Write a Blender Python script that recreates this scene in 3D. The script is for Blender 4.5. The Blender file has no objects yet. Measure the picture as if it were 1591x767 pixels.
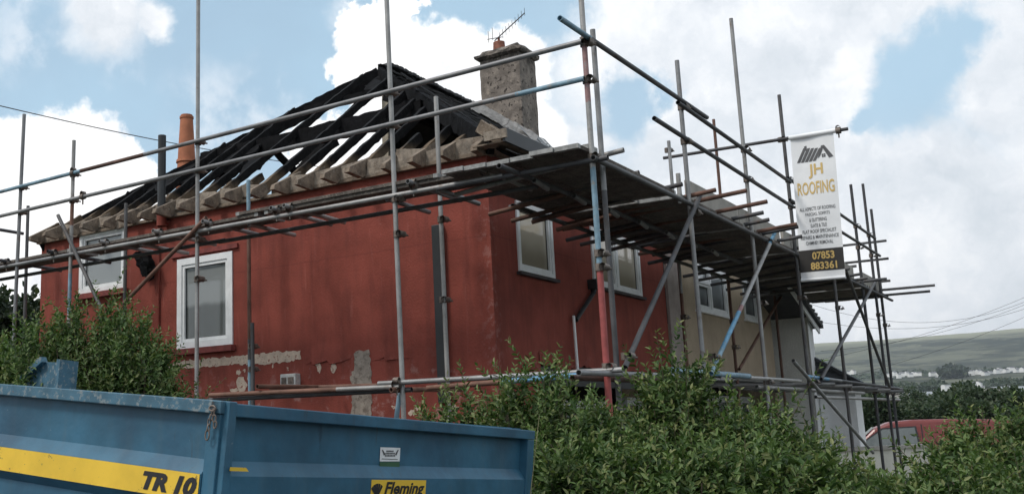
import bpy, math, random
import numpy as np
from mathutils import Vector, Matrix

S = bpy.context.scene
COL = S.collection
rnd = random.Random(7)
R_ = math.radians

# ------------------------------------------------------------------ camera
FPX, CX, CY, PW, PH = 1615.298, 520.0, 383.5, 1591.0, 767.0
YAW, PITCH, ROLL = .645272654, .178055693, -.0230532946
CAM = Vector((-9.66, -5.20, 2.0))
Fw = Vector((math.cos(PITCH)*math.cos(YAW), math.cos(PITCH)*math.sin(YAW), math.sin(PITCH)))
R0 = Fw.cross(Vector((0, 0, 1))).normalized(); U0 = R0.cross(Fw)
Rt = R0*math.cos(ROLL) + U0*math.sin(ROLL); Up = -R0*math.sin(ROLL) + U0*math.cos(ROLL)
cd = bpy.data.cameras.new('camera'); cam = bpy.data.objects.new('camera', cd); COL.objects.link(cam)
M = Matrix((Rt, Up, -Fw)).transposed().to_4x4(); M.translation = CAM; cam.matrix_world = M
cd.sensor_fit = 'HORIZONTAL'; cd.sensor_width = 36.0; cd.lens = 36.0*FPX/PW
cd.shift_x = (PW/2 - CX)/PW; cd.shift_y = 0.0
cd.clip_start = .05; cd.clip_end = 12000
S.camera = cam

# ------------------------------------------------------------------ world
SUN_DIR = Vector((-.66, .36, .92)).normalized()
SUN_EL = math.asin(SUN_DIR.z); SUN_ROT = math.atan2(SUN_DIR.x, SUN_DIR.y)
S.view_settings.view_transform = 'Standard'; S.view_settings.look = 'None'
S.view_settings.exposure = 0.45; S.view_settings.gamma = 1.0
S.view_settings.use_curve_mapping = False
w = bpy.data.worlds.new("World"); S.world = w; w.use_nodes = True

def pray(px, py):
    return (Fw*FPX + Rt*(px-CX) - Up*(py-CY)).normalized()

class NT:
    """small node builder"""
    def __init__(s, tree): s.t = tree; s.n = tree.nodes; s.l = tree.links
    def new(s, typ, **kw):
        nd = s.n.new(typ)
        for k, v in kw.items():
            if k.startswith('_'): setattr(nd, k[1:], v)
        return nd
    def put(s, sock, v):
        if isinstance(v, bpy.types.NodeSocket): s.l.new(v, sock)
        elif v is not None: sock.default_value = v
    def math(s, op, a, b=None, c=None, clamp=False):
        nd = s.n.new('ShaderNodeMath'); nd.operation = op; nd.use_clamp = clamp
        for i, v in enumerate((a, b, c)): s.put(nd.inputs[i], v)
        return nd.outputs[0]
    def vmath(s, op, a, b=None, scale=None):
        nd = s.n.new('ShaderNodeVectorMath'); nd.operation = op
        s.put(nd.inputs[0], a); s.put(nd.inputs[1], b)
        if scale is not None: s.put(nd.inputs['Scale'], scale)
        return nd.outputs['Value'] if op in ('DISTANCE', 'DOT_PRODUCT', 'LENGTH') else nd.outputs[0]
    def noise(s, vec, scale=5, detail=4, rough=.5, dist=0, col=False):
        nd = s.n.new('ShaderNodeTexNoise'); s.put(nd.inputs['Vector'], vec)
        nd.inputs['Scale'].default_value = scale; nd.inputs['Detail'].default_value = detail
        nd.inputs['Roughness'].default_value = rough; nd.inputs['Distortion'].default_value = dist
        return nd.outputs['Color'] if col else nd.outputs[0]
    def map(s, v, a, b, c=0., d=1., smooth=True):
        nd = s.n.new('ShaderNodeMapRange'); nd.interpolation_type = 'SMOOTHSTEP' if smooth else 'LINEAR'
        s.put(nd.inputs[0], v)
        for i, x in enumerate((a, b, c, d)): s.put(nd.inputs[i+1], x)
        return nd.outputs[0]
    def mix(s, f, a, b, typ='MIX'):
        nd = s.n.new('ShaderNodeMix'); nd.data_type = 'RGBA'; nd.blend_type = typ
        s.put(nd.inputs[0], f)
        s.put(nd.inputs[6], a if isinstance(a, bpy.types.NodeSocket) else (*a, 1))
        s.put(nd.inputs[7], b if isinstance(b, bpy.types.NodeSocket) else (*b, 1))
        return nd.outputs[2]
    def ramp(s, f, stops):
        nd = s.n.new('ShaderNodeValToRGB'); e = nd.color_ramp.elements
        while len(e) < len(stops): e.new(.5)
        for i, (p, c) in enumerate(stops): e[i].position = p; e[i].color = (*c, 1)
        s.put(nd.inputs[0], f); return nd.outputs[0]

def build_world():
    n = NT(w.node_tree); n.n.clear()
    out = n.new('ShaderNodeOutputWorld'); bg = n.new('ShaderNodeBackground')
    bg.inputs['Strength'].default_value = .098
    sky = n.new('ShaderNodeTexSky'); sky.sky_type = 'NISHITA'; sky.sun_disc = False
    sky.sun_elevation = SUN_EL; sky.sun_rotation = SUN_ROT; sky.air_density = 1.0; sky.dust_density = 1.5
    tc = n.new('ShaderNodeTexCoord'); d = n.vmath('NORMALIZE', tc.outputs['Generated'])
    wob = n.noise(d, 9, 6, .62, col=True)
    wob = n.vmath('SCALE', n.vmath('SUBTRACT', wob, (.5, .5, .5)), scale=.10)
    wob2 = n.noise(d, 45, 5, .65, col=True)
    wob2 = n.vmath('SCALE', n.vmath('SUBTRACT', wob2, (.5, .5, .5)), scale=.022)
    dd = n.vmath('ADD', n.vmath('ADD', d, wob), wob2)
    def blobs(lst, soft):
        acc = None
        for px, py, r in lst:
            c = pray(px, py); rr = r/FPX
            v = n.map(n.vmath('DISTANCE', dd, tuple(c)), rr*(1-soft), rr*(1+soft), 1, 0)
            acc = v if acc is None else n.math('MAXIMUM', acc, v)
        return acc
    # crisp white cumulus
    white = blobs([(95, 285, 105), (10, 285, 95), (185, 300, 75), (60, 390, 110), (230, 340, 55), (-120, 330, 140),
                   (600, 75, 62), (680, 120, 95), (560, 115, 42), (765, 130, 80), (640, 190, 110), (520, 240, 70),
                   (590, 40, 50), (760, 240, 120), (615, 10, 38)], .10)
    # broad soft grey white cloud cover to the right
    soft = blobs([(1000, 60, 160), (1150, 90, 190), (890, 240, 70), (1080, 250, 60), (1120, 300, 170), (1300, 60, 130),
                  (1300, 330, 190), (1480, 320, 130), (1580, 130, 75), (1560, 430, 200), (1250, 500, 200),
                  (1420, 20, 90), (1000, 420, 190), (870, 330, 90), (1130, 250, 90), (1560, 20, 60), (800, 400, 160),
                  (160, 15, 70), (240, 35, 35), (1800, 250, 200), (1750, 20, 120)], .42)
    holes = blobs([(1430, 110, 60), (1392, 165, 48), (1470, 75, 45), (985, 160, 48), (1020, 150, 34), (835, 20, 70), (800, 60, 40), (1350, 190, 26)], .35)
    soft = n.math('MULTIPLY', soft, n.math('SUBTRACT', 1.0, n.math('MULTIPLY', holes, .95)))
    wisp = blobs([(330, 175, 60), (420, 155, 45), (190, 118, 26), (560, 5, 30), (40, 50, 60)], .6)
    fade = n.map(n.noise(d, 22, 5, .6), .38, .62)
    wisp = n.math('MULTIPLY', wisp, n.math('MULTIPLY', fade, .55))
    # rest of the dome (behind the viewer): mostly cloud
    fwd = n.vmath('DOT_PRODUCT', d, tuple(pray(790, 300)))
    back = n.math('MULTIPLY', n.map(fwd, .70, .80, 1, 0), n.map(n.noise(d, 3.2, 6, .6), .40, .56, .25, 1))
    shade = n.noise(dd, 6.5, 6, .6)
    shade2 = n.noise(dd, 17, 5, .6)
    softc = n.ramp(n.math('ADD', n.math('MULTIPLY', shade, .65), n.math('MULTIPLY', shade2, .35)),
                   [(.36, (5.2, 5.65, 6.1)), (.5, (6.9, 7.15, 7.5)), (.62, (8.7, 8.7, 8.75))])
    whitec = n.ramp(shade2, [(.32, (7.6, 7.7, 8.0)), (.48, (9.2, 9.2, 9.2)), (.6, (9.9, 9.75, 9.6))])
    # thin high veil turns the deep Nishita blue into the photo's pale blue
    veil = n.map(n.noise(d, 4, 5, .55), .3, .7, .62, .85)
    skyc = n.mix(veil, n.mix(1.0, sky.outputs[0], (1.35, 1.12, .98), 'MULTIPLY'), (3.75, 5.55, 6.95))
    z = n.new('ShaderNodeSeparateXYZ'); n.l.new(d, z.inputs[0])
    low = n.map(z.outputs[2], .02, .30, .75, 0)
    skyc = n.mix(low, skyc, (5.9, 6.5, 6.9))
    c = n.mix(n.math('MULTIPLY', soft, .93), skyc, softc)
    c = n.mix(wisp, c, (7.6, 7.9, 8.3))
    c = n.mix(n.math('MULTIPLY', white, .97), c, whitec)
    c = n.mix(back, c, softc)
    below = n.map(z.outputs[2], -.03, 0, 1, 0)
    c = n.mix(below, c, (1.0, 1.05, .9))
    n.l.new(c, bg.inputs['Color']); n.l.new(bg.outputs[0], out.inputs[0])
build_world()

sl = bpy.data.lights.new('sun', 'SUN'); sl.energy = 1.3; sl.angle = R_(12); sl.color = (1, .95, .88)
so = bpy.data.objects.new('sun', sl); COL.objects.link(so)
so.rotation_euler = (-SUN_DIR).to_track_quat('-Z', 'Y').to_euler(); so.location = (-6, 8, 30)

# ------------------------------------------------------------------ helpers
def at_x(px, py, x): d = pray(px, py); return CAM + d*((x-CAM.x)/d.x)
def at_y(px, py, y): d = pray(px, py); return CAM + d*((y-CAM.y)/d.y)
def at_z(px, py, z): d = pray(px, py); return CAM + d*((z-CAM.z)/d.z)
def at_d(px, py, dist): d = pray(px, py); return CAM + d*(dist/d.dot(Fw))
def at_pl(px, py, P, n): d = pray(px, py); return CAM + d*((P-CAM).dot(n)/d.dot(n))

class MB:
    """collects polygons, builds ONE mesh object"""
    def __init__(s): s.v = []; s.f = []; s.m = []; s.sm = []
    def poly(s, pts, mi=0, smooth=False):
        b = len(s.v); s.v += [tuple(p) for p in pts]; s.f.append(tuple(range(b, b+len(pts)))); s.m.append(mi); s.sm.append(smooth)
    def faces(s, verts, faces, mi=0, smooth=False):
        b = len(s.v); s.v += [tuple(p) for p in verts]
        for f in faces: s.f.append(tuple(b+i for i in f)); s.m.append(mi); s.sm.append(smooth)
    def box(s, a, b, mi=0):
        x0, y0, z0 = [min(a[i], b[i]) for i in range(3)]; x1, y1, z1 = [max(a[i], b[i]) for i in range(3)]
        V = [(x0,y0,z0),(x1,y0,z0),(x1,y1,z0),(x0,y1,z0),(x0,y0,z1),(x1,y0,z1),(x1,y1,z1),(x0,y1,z1)]
        s.faces(V, [(0,3,2,1),(4,5,6,7),(0,1,5,4),(1,2,6,5),(2,3,7,6),(3,0,4,7)], mi)
    def beam(s, a, b, wd, dp, up=(0,0,1), mi=0, jit=0):
        a = Vector(a); b = Vector(b); d = (b-a).normalized(); up = Vector(up)
        sd = d.cross(up).normalized(); u = sd.cross(d).normalized()
        V = []
        for p in (a, b):
            for sx, sz in ((-1,-1),(1,-1),(1,1),(-1,1)):
                q = p + sd*(sx*wd/2) + u*(sz*dp/2)
                if jit: q = q + Vector((rnd.uniform(-jit,jit), rnd.uniform(-jit,jit), rnd.uniform(-jit,jit)))
                V.append(q)
        s.faces(V, [(0,1,2,3),(7,6,5,4),(0,4,5,1),(1,5,6,2),(2,6,7,3),(3,7,4,0)], mi)
    def charbeam(s, a, b, wd, dp, up=(0,0,1), mi=0, jit=.006, step=.09):
        """rough burnt timber: many cross-sections with uneven depth"""
        a = Vector(a); b = Vector(b); L = (b-a).length; d = (b-a)/L; up = Vector(up)
        sd = d.cross(up).normalized(); u = sd.cross(d).normalized()
        n = max(2, int(L/step)); V = []; Fc = []
        for i in range(n+1):
            p = a + d*(L*i/n); kx = 1+rnd.uniform(-.12,.06); kz = 1+rnd.uniform(-.12,.05)
            for sx, sz in ((-1,-1),(1,-1),(1,1),(-1,1)):
                V.append(p + sd*(sx*wd/2*kx+rnd.uniform(-jit,jit)*.5) + u*(sz*dp/2*kz+rnd.uniform(-jit,jit)))
        for i in range(n):
            for k in range(4):
                Fc.append((i*4+k, i*4+(k+1)%4, i*4+4+(k+1)%4, i*4+4+k))
        Fc += [(3,2,1,0), (n*4, n*4+1, n*4+2, n*4+3)]
        s.faces(V, Fc, mi)
    def tube(s, a, b, r=.0242, n=12, segs=None, r2=None, cap=1):
        """segs: list of (t_end, material index)"""
        a = Vector(a); b = Vector(b); d = (b-a).normalized(); r2 = r if r2 is None else r2
        h = Vector((0,0,1)) if abs(d.z) < .9 else Vector((1,0,0))
        x = d.cross(h).normalized(); y = d.cross(x)
        segs = segs or [(1, 0)]; t0 = 0
        def ring(p, rr): return [p + (x*math.cos(2*math.pi*i/n) + y*math.sin(2*math.pi*i/n))*rr for i in range(n)]
        for t1, mi in segs:
            A = ring(a.lerp(b, t0), r+(r2-r)*t0); B = ring(a.lerp(b, t1), r+(r2-r)*t1)
            s.faces(A+B, [(i, n+i, n+(i+1)%n, (i+1)%n) for i in range(n)], mi, True); t0 = t1
        # hollow ends
        for p, dirn, rr in ((a, d, r), (b, -d, r2)):
            o = ring(p, rr); i_ = ring(p, rr*.84); k = ring(p+dirn*.06, rr*.84)
            if cap:
                s.faces(o+i_, [(i, (i+1)%n, n+(i+1)%n, n+i) for i in range(n)], segs[0][1])
                s.faces(i_+k, [(i, (i+1)%n, n+(i+1)%n, n+i) for i in range(n)], segs[0][1], True)
                s.poly(k, segs[0][1])
    def build(s, name, mat, parent=None, label=None, bevel=0):
        me = bpy.data.meshes.new(name)
        me.from_pydata(s.v, [], s.f); me.update()
        for p, mi, sm in zip(me.polygons, s.m, s.sm): p.material_index = mi; p.use_smooth = sm
        for m_ in (mat if isinstance(mat, (list, tuple)) else [mat]): me.materials.append(m_)
        o = bpy.data.objects.new(name, me); COL.objects.link(o)
        if parent is not None:
            o.parent = parent
            base = parent; off = Vector((0,0,0))
            while base is not None: off += base.location; base = base.parent
            if not parent.get('local'): o.location = -off
        if label: o['label'] = label
        if bevel:
            bv = o.modifiers.new('bevel', 'BEVEL'); bv.width = bevel; bv.segments = 2; bv.limit_method = 'ANGLE'
        return o

def tag(o, label=None, cat=None, group=None, kind=None):
    if label: o['label'] = label
    if cat: o['category'] = cat
    if group: o['group'] = group
    if kind: o['kind'] = kind
    return o
def thing(name, label, cat, loc=(0,0,0), group=None, local=False):
    o = bpy.data.objects.new(name, None); COL.objects.link(o); o.location = loc; o.empty_display_size = .2
    if local: o['local'] = 1
    return tag(o, label, cat, group)

# ------------------------------------------------------------------ materials
def mat(name, base, rough=.7, metal=0, var=.15, scale=6, bump=0, bscale=60, spec=.5, fn=None, coat=0):
    m_ = bpy.data.materials.new(name); m_.use_nodes = True
    n = NT(m_.node_tree); bs = n.n['Principled BSDF']
    g = n.new('ShaderNodeNewGeometry').outputs['Position']
    tc = n.new('ShaderNodeTexCoord').outputs['Object']
    c = n.mix(n.map(n.noise(tc, scale, 5, .6), .3, .7), tuple(x*(1-var) for x in base), tuple(min(1, x*(1+var)) for x in base))
    if fn: c = fn(n, tc, c, bs) or c
    n.l.new(c, bs.inputs['Base Color'])
    if not bs.inputs['Roughness'].is_linked: bs.inputs['Roughness'].default_value = rough
    bs.inputs['Metallic'].default_value = metal
    bs.inputs['Specular IOR Level'].default_value = spec
    if coat: bs.inputs['Coat Weight'].default_value = coat; bs.inputs['Coat Roughness'].default_value = .1
    if bump:
        b = n.new('ShaderNodeBump'); b.inputs['Strength'].default_value = bump; b.inputs['Distance'].default_value = .01
        n.l.new(n.noise(tc, bscale, 4, .6), b.inputs['Height']); n.l.new(b.outputs[0], bs.inputs['Normal'])
    return m_

def sep(n, v):
    s = n.new('ShaderNodeSeparateXYZ'); n.l.new(v, s.inputs[0]); return s.outputs

def streak(n, tc, sx=3, sz=.35, scale=3):
    mp = n.new('ShaderNodeMapping'); n.l.new(tc, mp.inputs[0]); mp.inputs['Scale'].default_value = (sx, sx, sz)
    return n.noise(mp.outputs[0], scale, 5, .6)

def red_fn(n, tc, c, bs):
    k = streak(n, tc, 3.5, .5, 1.6)
    c = n.mix(n.map(k, .45, .72, 0, .55), c, (.150, .040, .032))
    k2 = streak(n, tc, 6, .6, 2.3)
    c = n.mix(n.map(k2, .58, .80, 0, .40), c, (.44, .17, .14))
    # chalky worn flecks
    f = n.math('MULTIPLY', n.map(n.noise(tc, 16, 6, .7), .64, .70), n.map(n.noise(tc, 1.1, 3, .5), .52, .66))
    c = n.mix(n.math('MULTIPLY', f, .5), c, (.52, .36, .32))
    # paint worn at the corner of the house (real wear, runs down the arris)
    x, y, z = sep(n, tc)
    cor = n.map(n.math('ADD', n.math('ABSOLUTE', x), n.math('ABSOLUTE', y)), .02, .22, 1, 0)
    cf = n.math('MULTIPLY', cor, n.map(n.noise(tc, 11, 6, .7), .50, .60))
    c = n.mix(n.math('MULTIPLY', cf, .22), c, (.50, .33, .30))
    # faint horizontal joint left by an older coat
    band = n.map(n.math('ABSOLUTE', n.math('SUBTRACT', z, n.math('ADD', 4.03, n.math('MULTIPLY', n.noise(tc, 3, 2, .5), .03)))), .0, .012, 1, 0)
    c = n.mix(n.math('MULTIPLY', band, .35), c, (.14, .03, .028))
    lowd = n.math('MULTIPLY', n.map(z, 3.0, 2.4, 0, 1), n.map(n.noise(tc, 5, 6, .65), .54, .66))
    c = n.mix(n.math('MULTIPLY', lowd, .45), c, (.50, .34, .31))
    return c
M_RED = mat('red_render', (.262, .064, .046), .85, var=.16, scale=2.2, bump=.6, bscale=38, spec=.25, fn=red_fn)
M_REDSILL = mat('red_sill', (.22, .05, .042), .8, var=.3, scale=9, bump=.2)
def tan_fn(n, tc, c, bs):
    c = n.mix(n.map(n.noise(tc, 120, 2, .6), .35, .7), (.36, .285, .21), c)
    return n.mix(n.map(streak(n, tc, 3, .4, 1.5), .5, .75, 0, .45), c, (.32, .25, .18))
M_TAN = mat('pebbledash', (.62, .51, .38), .95, var=.12, scale=3, bump=.9, bscale=90, spec=.1, fn=tan_fn)
M_STRIP = mat('weathered_pilaster', (.34, .285, .26), .9, var=.15, scale=5, bump=.3)
def cream_fn(n, tc, c, bs):
    c = n.mix(n.map(n.noise(tc, 24, 6, .75), .57, .62), c, (.24, .055, .042))
    return n.mix(n.map(n.noise(tc, 9, 5, .7), .55, .7, 0, .5), c, (.40, .30, .23))
M_CREAMR = mat('bare_render', (.60, .48, .38), .9, var=.14, scale=14, bump=.7, bscale=50, fn=cream_fn)
def grey_fn(n, tc, c, bs):
    c = n.mix(n.map(n.noise(tc, 14, 5, .7), .5, .62), c, (.20, .16, .13))
    return n.mix(n.map(n.noise(tc, 5, 5, .7), .55, .66, 0, .8), c, (.42, .36, .29))
M_GREYR = mat('grey_render', (.33, .28, .235), .95, var=.2, scale=10, bump=.8, bscale=30, fn=grey_fn)
def rough_fn(n, tc, c, bs):
    return n.mix(n.map(n.noise(tc, 60, 3, .6), .42, .6), (.68, .67, .63), c)
M_WROUGH = mat('roughcast_grey', (.82, .81, .77), .95, var=.1, scale=3, bump=1.0, bscale=70, fn=rough_fn)
M_WHITE = mat('white_wall', (.86, .86, .86), .85, var=.05, scale=2, bump=.2)
M_UPVC = mat('white_upvc', (.86, .87, .87), .35, var=.06, scale=8)
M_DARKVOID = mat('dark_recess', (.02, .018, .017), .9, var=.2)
M_BLACKP = mat('black_plastic', (.018, .02, .022), .45, var=.2)
def wood_fn(dark):
    def f(n, tc, c, bs):
        k = n.noise(tc, 11, 6, .65)
        c = n.mix(n.map(k, .5, .68, 0, .75), c, dark)
        return n.mix(n.map(n.noise(tc, 42, 4, .6), .55, .7, 0, .5), c, (.42, .37, .31))
    return f
M_WOOD = mat('weathered_timber', (.20, .155, .115), .9, var=.35, scale=9, bump=.5, bscale=60, fn=wood_fn((.07, .052, .04)))
M_PLATE = mat('wall_plate_board', (.27, .225, .18), .9, var=.35, scale=12, bump=.6, bscale=45, fn=wood_fn((.14, .10, .07)))
def char_fn(n, tc, c, bs):
    g = n.new('ShaderNodeNewGeometry'); x, y, z = sep(n, g.outputs['Position'])
    h = n.math('ADD', z, n.math('MULTIPLY', n.noise(tc, 3.1, 4, .6), .5))
    c = n.mix(n.map(h, 5.42, 5.66, 1, 0), c, n.mix(n.noise(tc, 20, 5, .6), (.08, .055, .036), (.21, .155, .105)))
    e = n.map(n.noise(tc, 9, 5, .7), .60, .70, 0, .5)
    return n.mix(e, c, (.03, .028, .027))
M_CHAR = mat('charred_timber', (.010, .0095, .010), .75, var=.4, scale=14, bump=1.0, bscale=34, fn=char_fn, spec=.12)
M_CHARB = mat('burnt_black', (.008, .008, .009), .9, var=.4, scale=9, bump=1.0, bscale=26, spec=.12)
def slate_fn(n, tc, c, bs):
    g = sep(n, tc)
    wv = n.math('FRACT', n.math('MULTIPLY', g[2], 7.5))
    c = n.mix(n.map(wv, 0, .12, .8, 0), c, (.015, .015, .016))
    return n.mix(n.map(n.noise(tc, 7, 5, .7), .58, .68, 0, .6), c, (.13, .12, .11))
M_SLATE = mat('sooty_slate', (.045, .044, .046), .7, var=.35, scale=8, bump=.6, bscale=20, fn=slate_fn)
M_TILE = mat('dark_tile', (.05, .053, .06), .6, var=.2, scale=8)
M_LEAD = mat('torn_flashing', (.24, .235, .23), .6, var=.3, scale=10, bump=.7, bscale=20)
def chim_fn(n, tc, c, bs):
    k = n.map(n.noise(tc, 15, 3, .55), .60, .64)
    c = n.mix(n.map(n.noise(tc, 5, 5, .7), .42, .6, 0, .7), c, (.13, .11, .095))
    z_ = sep(n, tc)[2]; c = n.mix(n.math('MULTIPLY', n.map(z_, 7.7, 8.1), n.map(n.noise(tc, 7, 4, .7), .4, .6)), c, (.05, .045, .04))
    c = n.mix(n.math('MULTIPLY', k, .9), c, (.035, .028, .025))
    c = n.mix(n.map(streak(n, tc, 5, .7, 2), .5, .72, 0, .6), c, (.14, .12, .10))
    return n.mix(n.map(n.noise(tc, 4, 5, .7), .58, .66, 0, .6), c, (.40, .34, .28))
M_CHIM = mat('chimney_render', (.25, .215, .185), .95, var=.2, scale=6, bump=1.0, bscale=28, fn=chim_fn)
M_CLAY = mat('terracotta', (.42, .15, .075), .8, var=.15, scale=7)
M_CLAYD = mat('old_terracotta', (.26, .10, .065), .85, var=.3, scale=14)

def steel_fn(rust, tint):
    def f(n, tc, c, bs):
        oi = n.new('ShaderNodeObjectInfo')
        v = n.vmath('ADD', tc, n.vmath('SCALE', (1, 2, 3), scale=n.math('MULTIPLY', oi.outputs['Random'], 40)))
        c = n.mix(1.0, c, n.ramp(oi.outputs['Random'], [(0, (.62, .62, .64)), (.5, (.95, .95, .95)), (1, (1.22, 1.18, 1.12))]), 'MULTIPLY')
        c = n.mix(n.map(n.noise(v, 7, 5, .65), .56-rust, .74-rust, 0, .75), c, tint)
        return n.mix(n.map(n.noise(v, 60, 3, .6), .55, .75, 0, .5), c, (.09, .085, .08))
    return f
M_STEEL = mat('galvanised_tube', (.30, .30, .30), .5, metal=.35, var=.2, scale=4, fn=steel_fn(0, (.17, .12, .09)))
M_STEELD = mat('dull_dark_tube', (.10, .10, .105), .6, metal=.3, var=.25, scale=4, fn=steel_fn(.02, (.09, .06, .045)))
M_RUST = mat('rusty_tube', (.17, .09, .065), .75, metal=.1, var=.3, scale=6, fn=steel_fn(-.02, (.24, .13, .10)))
def chip_fn(n, tc, c, bs): return n.mix(n.map(n.noise(tc, 22, 5, .7), .56, .64), c, (.27, .26, .25))
M_TBLUE = mat('blue_painted_tube', (.12, .30, .46), .55, var=.2, scale=8, fn=chip_fn)
M_TBLUEP = mat('faded_blue_tube', (.20, .32, .40), .55, var=.25, scale=8, fn=chip_fn)
M_TRED = mat('red_painted_tube', (.34, .075, .07), .6, var=.2, scale=8)
M_TPINK = mat('faded_red_tube', (.33, .19, .185), .6, var=.3, scale=10, fn=chip_fn)
M_COUP = mat('coupler_steel', (.17, .14, .12), .6, metal=.35, var=.4, scale=25)
M_BOARD = mat('scaffold_board', (.115, .098, .085), .9, var=.3, scale=5, bump=.4, bscale=50, fn=wood_fn((.055, .045, .036)))
M_TOE = mat('grey_toe_board', (.36, .335, .30), .9, var=.12, scale=6, bump=.3, bscale=50)
M_BAND = mat('board_end_band', (.30, .30, .29), .5, metal=.2, var=.3, scale=20)

def glass(name, lo, hi, z0, z1, nscale=3, spec=.9):
    """dark reflective window pane; painted tone stands for blinds behind, and for reflections in the side panes"""
    def f(n, tc, c, bs):
        x, y, z = sep(n, tc)
        t = n.math('ADD', z, n.math('MULTIPLY', n.noise(tc, nscale, 2, .5), .12))
        c = n.mix(n.map(t, z0, z1), lo, hi)
        return c
    return mat(name, lo, .06, var=0, spec=spec, fn=f)
M_PANE_S = glass('pane_side', (.095, .105, .10), (.27, .29, .29), 3.72, 3.80)  # pale top and dark foot are a painted reflection of sky and trees
M_PANE_F = glass('pane_front', (.32, .28, .21), (.56, .50, .40), 3.95, 4.2)
M_DSILL = mat('dark_sill', (.055, .045, .045), .7, var=.3, scale=12)
M_PANE_D = glass('pane_dark', (.10, .11, .115), (.26, .28, .29), 3.9, 4.2)

# ------------------------------------------------------------------ ground, valley, hills
def fbm(x, y, seed=0):
    v = 0; a = 1
    for o in range(4):
        v += a*math.sin(x*(1.3+o*.37)+seed+o*2.1)*math.cos(y*(1.1+o*.41)-seed*.7+o); x *= 1.9; y *= 1.9; a *= .5
    return v
def ground_h(x, y):
    dx, dy = x-CAM.x, y-CAM.y; r = math.hypot(dx, dy)
    az = math.degrees(math.atan2(dy, dx))
    h = .25
    if r < 60: return h
    KR = (60, 350, 580, 740, 810, 930, 1160, 1390, 1680, 1970); KH = (.25, -6, -3, 4, 8, 14, 28, 42, 60, 74)
    h = float(np.interp(r, KR, KH))
    if r > 1970:
        t = min(1, (r-1970)/1700.)
        top = 168 + 14*math.sin(R_(az)*3+1.0) + max(-18, min(26, -1.55*(az-3)))
        h += top*(t*t*(3-2*t)) + 9*fbm(x/900, y/900, 2)*t
    h += fbm(x/170, y/170, 1)*min(1, (r-60)/500.)*2.2
    return h
def make_ground():
    rs = [0.01, 4, 12, 30, 60, 90, 130, 190, 260, 340, 430, 540, 650, 760, 900, 1050, 1200, 1350, 1500, 1650, 1800, 2000, 2200, 2400, 2600, 2800, 3000, 3200, 3400, 3600, 3900, 4400, 6000, 9000]
    NA = 180; V = []; Fc = []
    for r in rs:
        for k in range(NA):
            a = 2*math.pi*k/NA; x = CAM.x+r*math.cos(a); y = CAM.y+r*math.sin(a)
            V.append((x, y, ground_h(x, y)))
    for i in range(len(rs)-1):
        for k in range(NA):
            Fc.append((i*NA+k, i*NA+(k+1)%NA, (i+1)*NA+(k+1)%NA, (i+1)*NA+k))
    b = MB(); b.faces([Vector(v) for v in V], [f[::-1] for f in Fc], 0, True)
    def f(n, tc, c, bs):
        big = n.noise(tc, .0035, 5, .6)
        mp = n.new('ShaderNodeMapping'); n.l.new(tc, mp.inputs[0]); mp.inputs['Scale'].default_value = (1, 1, 6)
        fine = n.noise(mp.outputs[0], .012, 6, .65)
        x, y, z = sep(n, tc)
        c = n.mix(n.map(big, .40, .6), (.030, .040, .028), (.135, .140, .095))
        c = n.mix(n.map(fine, .48, .58, 0, .85), c, (.028, .036, .026))
        c = n.mix(n.map(n.noise(tc, .02, 5, .7), .58, .64, 0, .6), c, (.20, .20, .14))
        moor = n.map(n.math('ADD', z, n.math('MULTIPLY', fine, 70)), 225, 262)
        c = n.mix(moor, c, (.27, .27, .19))
        return c
    o = b.build('ground', mat('ground_cover', (.06, .08, .04), 1, spec=.1, fn=f)); tag(o, kind='structure')
make_ground()
def slab(name, pts, z, m):
    b = MB(); b.poly([(x, y, z) for x, y in pts]); o = b.build(name, m); tag(o, kind='structure'); return o
M_ASPH = mat('asphalt', (.05, .05, .052), .9, var=.2, scale=30, bump=.3, bscale=90)
M_PAVE = mat('paving', (.20, .19, .18), .9, var=.2, scale=3, bump=.2)
# sloping street the trailer stands on (falls towards +x and towards the viewer)
def road_z(x, y): return .30 - .052*(x+7) + .085*(y+2.7)
b = MB(); nx = 14
for i in range(nx):
    for j in range(10):
        x0 = -14+i*1.2; x1 = x0+1.2; y0 = -14+j*1.9; y1 = y0+1.9
        b.poly([(x0,y0,.262+.0*x0), (x1,y0,.262), (x1,y1,.262), (x0,y1,.262)])
o = b.build('road', M_ASPH); tag(o, kind='structure')
b = MB(); b.box((-2.6, -3.9, .2), (14, -2.6, .30)); o = b.build('pavement', M_PAVE); tag(o, kind='structure')

# ------------------------------------------------------------------ wall sheets with real openings
def wall_sheet(mb, axis, pos, u0, u1, z0, z1, holes, depth=.12, mi=0, out=-1):
    """wall in plane axis=pos; holes (u0,u1,z0,z1) get reveals running inwards by depth"""
    us = sorted({u0, u1, *[h[0] for h in holes], *[h[1] for h in holes]})
    zs = sorted({z0, z1, *[h[2] for h in holes], *[h[3] for h in holes]})
    def P(u, z, d=0):
        return (pos - out*d, u, z) if axis == 'x' else (u, pos - out*d, z)
    for i in range(len(us)-1):
        for j in range(len(zs)-1):
            um = (us[i]+us[i+1])/2; zm = (zs[j]+zs[j+1])/2
            if um < u0 or um > u1 or zm < z0 or zm > z1: continue
            if any(h[0] < um < h[1] and h[2] < zm < h[3] for h in holes): continue
            mb.poly([P(us[i], zs[j]), P(us[i+1], zs[j]), P(us[i+1], zs[j+1]), P(us[i], zs[j+1])], mi)
    for h in holes:
        a, b_, c, d = h
        mb.poly([P(a,c), P(b_,c), P(b_,c,depth), P(a,c,depth)], mi); mb.poly([P(a,d), P(b_,d), P(b_,d,depth), P(a,d,depth)], mi)
        mb.poly([P(a,c), P(a,d), P(a,d,depth), P(a,c,depth)], mi); mb.poly([P(b_,c), P(b_,d), P(b_,d,depth), P(b_,c,depth)], mi)

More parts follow.
